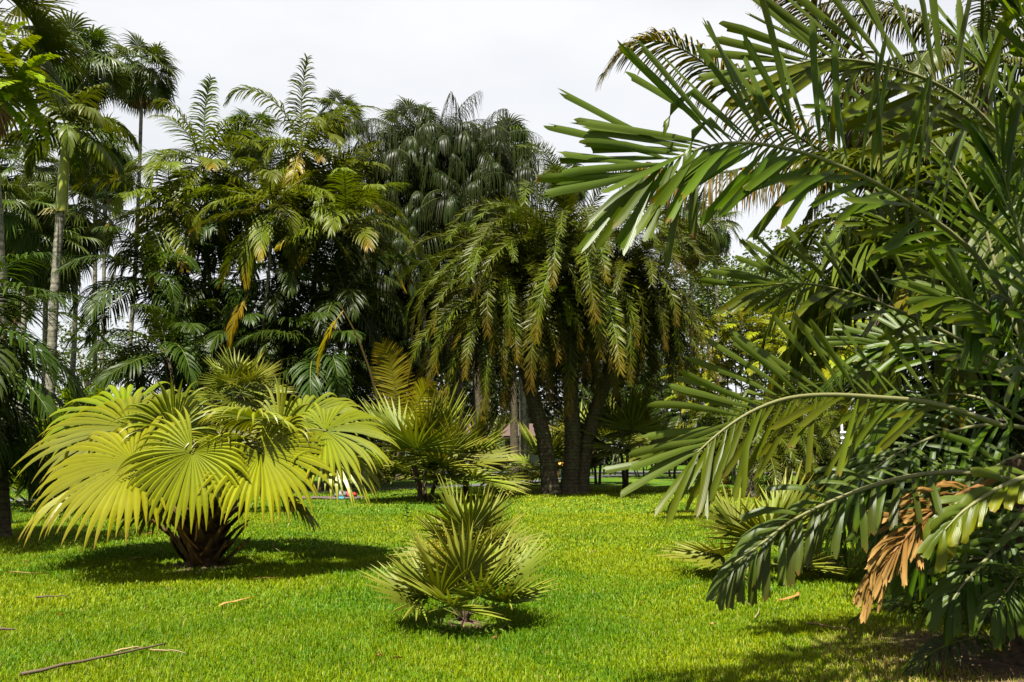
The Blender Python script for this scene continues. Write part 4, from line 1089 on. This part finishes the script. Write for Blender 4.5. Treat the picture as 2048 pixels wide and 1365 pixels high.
cane_clump('shaded cane palms behind the date palm stems', 1290, 46, [(1230, 800), (1280, 790), (1330, 800), (1180, 800), (1360, 830), (1250, 850)], K_FEATHER_DARK, .6, 4, n=8)
cane_clump('dark cane palms filling the gap under the ribbon leaved palms', 770, 37, [(700, 800), (740, 830), (680, 860), (720, 890), (660, 820), (770, 860)], K_FEATHER_DARK, .6, 5, n=9)
cane_clump('dark cane palms at the foot of the dense clump', 520, 34, [(300, 830), (360, 840), (430, 830), (500, 840), (560, 830), (610, 840), (470, 880), (560, 890), (330, 890)], K_FEATHER_DARK, .65, 6, n=9)

cane_clump('tall dark feather palms far behind the date palm dome', 1200, 50, [(1080, 640), (1150, 620), (1220, 640), (1290, 620), (1360, 650), (1120, 720), (1260, 720), (1340, 740), (1000, 660), (960, 720)], K_FEATHER_DARK, .85, 8, n=14)
# low dark date palm at right
b = G(1550, 27); t = thing('date_palm', 'low dark date palm with short stems shading the lawn at right', 'palm', b)
for k, (cx, cy, bx) in enumerate([(1530, 880, 1500), (1590, 870, 1560), (1650, 880, 1600)]):
    q = P(cx, cy, 27 + k * .4) - b; q0 = G(bx, 27 + k * .4) - b
    obj('trunk', trunk_mesh('trunk', [q0, (q + q0) * .5 + np.array([-.08, 0, 0]), q], .26, .2, M_BARK_DARK, rings=8, sides=10, rough=.06, seed=k), t)
    crown(t, q, K_DATE, 34, 80, -30, .55, 70 + k, 'frond')

# ------------------------------------------------------------------ bins, things on the mat, weeds, litter of leaves
def bin_obj(label, px, d, body, lid, h=.95, w=.5):
    t = thing('litter_bin', label, 'bin', G(px, d), 'litter bins beside the path')
    bm_ = plain_mat("bin_body", body, .4, 3, .08); lm = plain_mat("bin_lid", lid, .4, 3, .08); pm = plain_mat("bin_post", (.1, .1, .1), .6)
    mb = MB(); th = np.linspace(0, 6.2832, 16, endpoint=False)
    def ring(r, z): return np.stack([np.cos(th) * r, np.sin(th) * r, np.full(16, z)], 1)
    mb.grid(np.stack([ring(.001, .12), ring(w * .40, .12), ring(w * .43, .14), ring(w * .5, h * .70), ring(w * .53, h * .71), ring(w * .53, h * .74), ring(.001, h * .74)]), body, 0, True, True); obj('body', mb.mesh('body', [bm_]), t)
    mb = MB(); mb.grid(np.stack([ring(w * .50, h * .745), ring(w * .56, h * .75), ring(w * .55, h * .82), ring(w * .42, h * .93), ring(w * .2, h * .99), ring(.001, h)]), lid, 0, True, True); obj('lid', mb.mesh('lid', [lm]), t)
    mb = MB(); mb.box((-.2, -.015, h * .80), (.2, .0, h * .88), (.02, .02, .02)); mb.v[-1][:, 1] -= w * .46; obj('opening', mb.mesh('opening', [pm]), t)
    for s in (-1, 1):
        mb = MB(); mb.tube([(s * w * .58, 0, 0), (s * w * .58, 0, h * .72)], .025, 8, (.1, .1, .1), 0, cap=True); obj('post', mb.mesh('post', [pm]), t)
bin_obj('orange litter bin with teal lid between the date palm stems', 1109, 41.5, (.80, .33, .01), (.01, .22, .17))
bin_obj('green litter bin with orange lid between the date palm stems', 1122, 42.2, (.005, .20, .06), (.80, .33, .01))
bin_obj('turquoise litter bin far right of the date palm', 1419, 52, (.0, .33, .42), (.0, .30, .38))
bin_obj('green litter bin with yellow lid beside the turquoise one', 1432, 52.6, (.02, .18, .01), (.55, .6, .03))

def soft_bag(name, label, p, size, col, seed):
    rs_ = np.random.RandomState(seed); th = np.linspace(0, 6.2832, 14, endpoint=False)
    rows = []
    for z, r in [(0, .01), (0, .9), (.25, 1.0), (.55, .92), (.8, .7), (.95, .4), (1., .02)]:
        k = 1 + .07 * rs_.randn(14)
        rows.append(np.stack([np.cos(th) * r * size[0] / 2 * k, np.sin(th) * r * size[1] / 2 * k, np.full(14, z * size[2])], 1))
    mb = MB(); mb.grid(np.stack(rows), col, 0, True, True)
    t = thing(name, label, 'bag', p, 'bags left in the shade')
    m_ = plain_mat("bag_cloth", col, .7, 12, .2)
    obj('body', mb.mesh('body', [m_]), t)
    mb = MB(); mb.tube(catmull([(-size[0] * .2, 0, size[2] * .85), (0, 0, size[2] * 1.15), (size[0] * .2, 0, size[2] * .85)], 8), .02, 6, col, 0); obj('handle', mb.mesh('handle', [m_]), t)
soft_bag('bag', 'red bag lying in the shade behind the broad fan palm', G(699, 26.5, .04), (.5, .35, .17), (.40, .02, .02), 1)
soft_bag('bag', 'grey bag beside the red bag in the shade', G(682, 26.3, .04), (.45, .35, .2), (.10, .10, .10), 2)
mb = MB(); gg = np.stack(np.meshgrid(np.linspace(-1.3, 1.0, 12), np.linspace(-.6, .6, 6)), -1); rz = np.random.RandomState(3).uniform(.022, .05, gg.shape[:2])
mb.grid(np.concatenate([gg, rz[..., None]], -1), (.2, .2, .2)); o = obj('picnic_mat', mb.mesh('picnic_mat', [plain_mat("mat_cloth", (.07, .045, .045), .8, 3, .4)]), None, G(665, 26.2)); tag(o, 'dull reddish mat spread on the ground under the bags', 'mat')
mb = MB(); mb.box((-.12, -.08, 0), (.10, .08, .05), (.1, .4, .6)); o = obj('lunch_box', mb.mesh('lunch_box', [plain_mat("blue_plastic", (.08, .35, .55), .3)]), None, G(683, 25.7, .03)); tag(o, 'small light blue box in front of the grey bag', 'box')

# leafy weed
w = thing('weed', 'small leafy weed standing in the lawn left of the small fan palms', 'plant', G(813, 17.5))
rg = random.Random(2)
mb = MB(); mb.tube(catmull([(0, 0, 0), (.01, 0, .2), (0, 0, .42)], 6), .008, 5, (.06, .11, .02), 0); obj('stem', mb.mesh('stem', [M_STALK]), w)
for k in range(11):
    a = k * 2.4; z = .12 + .03 * k
    mb = MB(); leaflet_strip(mb, np.zeros(3), nrm(np.array([math.cos(a), math.sin(a), .5])), nrm(np.array([-math.sin(a), math.cos(a), 0])), .15, .04, .8, (.03, .08, .012), (.04, .10, .014), rg, 'strap'); obj('leaf', mb.mesh('leaf', [M_LEAF]), w, (0, 0, z))

# weeds at the foot of the hero palm and the nearest small palm
for lab, px, d, n in [('tuft of pale ground weeds at the foot of the broad fan palm', 428, 10.55, 46), ('ragged grass and weeds at the foot of the nearest small fan palm', 928, 7.25, 60)]:
    t = thing('weed_tuft', lab, 'plant', G(px, d)); mb = MB(); rg = random.Random(px)
    for k in range(n):
        a = rg.uniform(0, 6.28); q = rg.uniform(0, .3)
        p = np.array([math.cos(a) * q * 1.3, math.sin(a) * q * .8, 0])
        leaflet_strip(mb, p, nrm(np.array([math.cos(a) * .6, math.sin(a) * .6, rg.uniform(.4, 1.2)])), nrm(np.array([-math.sin(a), math.cos(a), 0])), rg.uniform(.07, .16), rg.uniform(.008, .025), 1.2, (.06, .12, .02), (.12, .18, .06), rg, 'strap')
    obj('foliage', mb.mesh('foliage', [M_LEAF]), t)

# fallen fronds, sticks and dry scraps lying on the grass
def ground_px(px, py):
    c, s = math.cos(PITCH), math.sin(PITCH); x, y = (px - CX) / F_PX, (CY - py) / F_PX
    dy, dz = c - y * s, s + y * c; k = -CAM_H / dz
    return np.array([x * k, dy * k, 0.0])
def fallen(name, label, cat, a, b, r, col, group=None, flat=False, bow=.04, z=.045, n=9):
    A, B = ground_px(*a), ground_px(*b); o0 = (A + B) / 2
    side = nrm(np.cross(B - A, [0, 0, 1.])); L_ = np.linalg.norm(B - A)
    R = catmull([A - o0, side * bow * L_ + np.array([0, 0, .01]), B - o0], n) + np.array([0, 0, z])
    R[:, 2] += np.random.RandomState(int(abs(a[0]))).uniform(-.006, .008, n)
    mb = MB()
    if flat:
        wv = r * np.array([.35, .8, 1, 1, .9, .8, .65, .45, .1])
        mb.grid(np.stack([R + side * wv[:, None] + np.array([0, 0, .012]), R, R - side * wv[:, None] + np.array([0, 0, .008])], 1), np.array(col), 0, True)
    else:
        mb.tube(R, np.linspace(r, r * .45, n), 6, np.array(col), 0, cap=True)
    o = obj(name, mb.mesh(name, [M_SKIRT]), None, o0); tag(o, label, cat, group)
fg = 'fallen sticks and dry leaf pieces on the lawn'
fallen('fallen_frond_stalk', 'long dark fallen frond stalk at the lower left corner', 'stalk', (40, 1362), (332, 1300), .014, (.10, .07, .045), fg, bow=.03)
fallen('dry_strap', 'thin pale dry strap crossing beside the dark fallen stalk', 'leaf', (300, 1312), (372, 1318), .008, (.32, .24, .11), fg)
fallen('dry_strap', 'pale dry strap lying along the upper end of the dark stalk', 'leaf', (228, 1316), (285, 1306), .010, (.34, .25, .12), fg)
fallen('dry_leaf', 'tan dry leaf piece lying in the sunny lawn below the broad fan palm', 'leaf', (438, 1222), (506, 1205), .03, (.34, .19, .07), fg, True)
fallen('dry_leaf', 'long tan dry leaf at the left end of the big shadow', 'leaf', (8, 1153), (95, 1156), .025, (.30, .20, .08), fg, True)
fallen('dry_leaf', 'dark dry leaf lying behind the broad fan palm stem, left one', 'leaf', (176, 1078), (212, 1074), .03, (.20, .12, .06), fg, True)
fallen('dry_leaf', 'pale dry leaf behind the broad fan palm, between two darker ones', 'leaf', (222, 1075), (250, 1076), .03, (.34, .24, .12), fg, True)
fallen('dry_leaf', 'reddish brown curled leaf right behind the broad fan palm stem', 'leaf', (286, 1073), (320, 1071), .05, (.22, .09, .035), fg, True, bow=.2)
fallen('dry_leaf', 'pale dry leaf heap in the big shadow left of the stem', 'leaf', (256, 1124), (290, 1122), .06, (.36, .30, .14), fg, True, bow=.2)
fallen('dry_leaf', 'pale dry leaf right of the big shadow', 'leaf', (505, 1166), (560, 1164), .018, (.33, .25, .12), fg, True)
fallen('stick', 'thin dark stick lying left in the lawn', 'stick', (70, 1205), (138, 1201), .010, (.10, .07, .05), fg)
fallen('stick', 'short dark stick at the left picture edge', 'stick', (-10, 1272), (28, 1270), .014, (.10, .07, .05), fg)
fallen('stick', 'short dark stick in the right part of the big shadow', 'stick', (545, 1093), (558, 1108), .010, (.2, .13, .07), fg)
fallen('stick', 'pale and dark stick lying in the shade at lower right', 'stick', (1616, 1257), (1710, 1273), .010, (.27, .17, .09), fg)
fallen('dry_leaf', 'orange brown dry leaf under the bowing broad frond', 'leaf', (1556, 1212), (1597, 1194), .028, (.34, .16, .05), fg, True, bow=.12)
fallen('stick', 'thin twig left of the orange brown dry leaf', 'stick', (1484, 1203), (1505, 1222), .006, (.15, .10, .06), fg)
fallen('stick', 'thin pale twig below the orange brown dry leaf', 'stick', (1510, 1245), (1518, 1224), .006, (.26, .2, .12), fg)
for lab, px, py, l, w_, c_ in [
    ('small reddish leaf scrap at the bottom middle of the lawn', 752, 1326, 13, .02, (.25, .12, .05)),
    ('small dark leaf scrap at the bottom, right of the reddish one', 786, 1331, 20, .012, (.14, .08, .04)),
    ('pale scrap of leaf in the sun left of the nearest small fan palm', 716, 1142, 9, .012, (.36, .3, .16)),
    ('tan leaf scrap in the sun right of the nearest small fan palm', 1278, 1216, 12, .014, (.32, .2, .08)),
    ('pale straw scrap in the middle of the open lawn', 1180, 1112, 12, .016, (.36, .3, .16)),
    ('tan leaf scrap near the top of the open lawn, below the date palm shade', 1240, 1019, 10, .02, (.32, .2, .08)),
    ('small orange scrap below the left end of the broad fan palm shadow', 116, 1242, 8, .012, (.36, .13, .04)),
    ('pale scrap between the tan dry leaf and the dark fallen stalk', 332, 1188, 14, .012, (.36, .3, .16)),
    ('tan scrap just under the broad fan palm leaves at right', 612, 1078, 12, .018, (.32, .2, .08)),
    ('brown scrap at the left edge of the lawn by the big shadow', 48, 1131, 10, .016, (.22, .12, .05)),
    ('tiny brown scrap in front of the nearest small fan palm', 985, 1290, 10, .012, (.25, .12, .05)),
    ('tan scrap near the shade edge at the lower right', 1420, 1262, 13, .014, (.32, .2, .08)),
]:
    fallen('leaf_scrap', lab, 'leaf', (px, py), (px + l, py + (px % 5) - 2), w_, c_, 'small leaf scraps on the lawn', True, bow=.12)
# flower stalks of the nearest small palm
near = by_label('nearest small fan palm')
rg = random.Random(12)
for k, (tx, ty) in enumerate([(868, 1085), (890, 1070), (878, 1105)]):
    mb = MB(); q = P(tx, ty, 7.5) - np.array(near.location); q0 = np.array([-.03, 0, .15])
    mb.tube(catmull([q0, (q + q0) * .5 + np.array([.02, 0, .05]), q], 8), .004, 5, (.18, .15, .03), 0)
    for j in range(40):
        p = q0 + (q - q0) * rg.uniform(.55, 1.05) + np.array([rg.gauss(0, .03), rg.gauss(0, .03), rg.gauss(0, .03)])
        mb.tube([p, p + np.array([rg.gauss(0, .01), rg.gauss(0, .01), .014])], .004, 4, (.36, .28, .03), 0, cap=True)
    obj('flower_stalk', mb.mesh('flower_stalk', [M_STALK]), near)
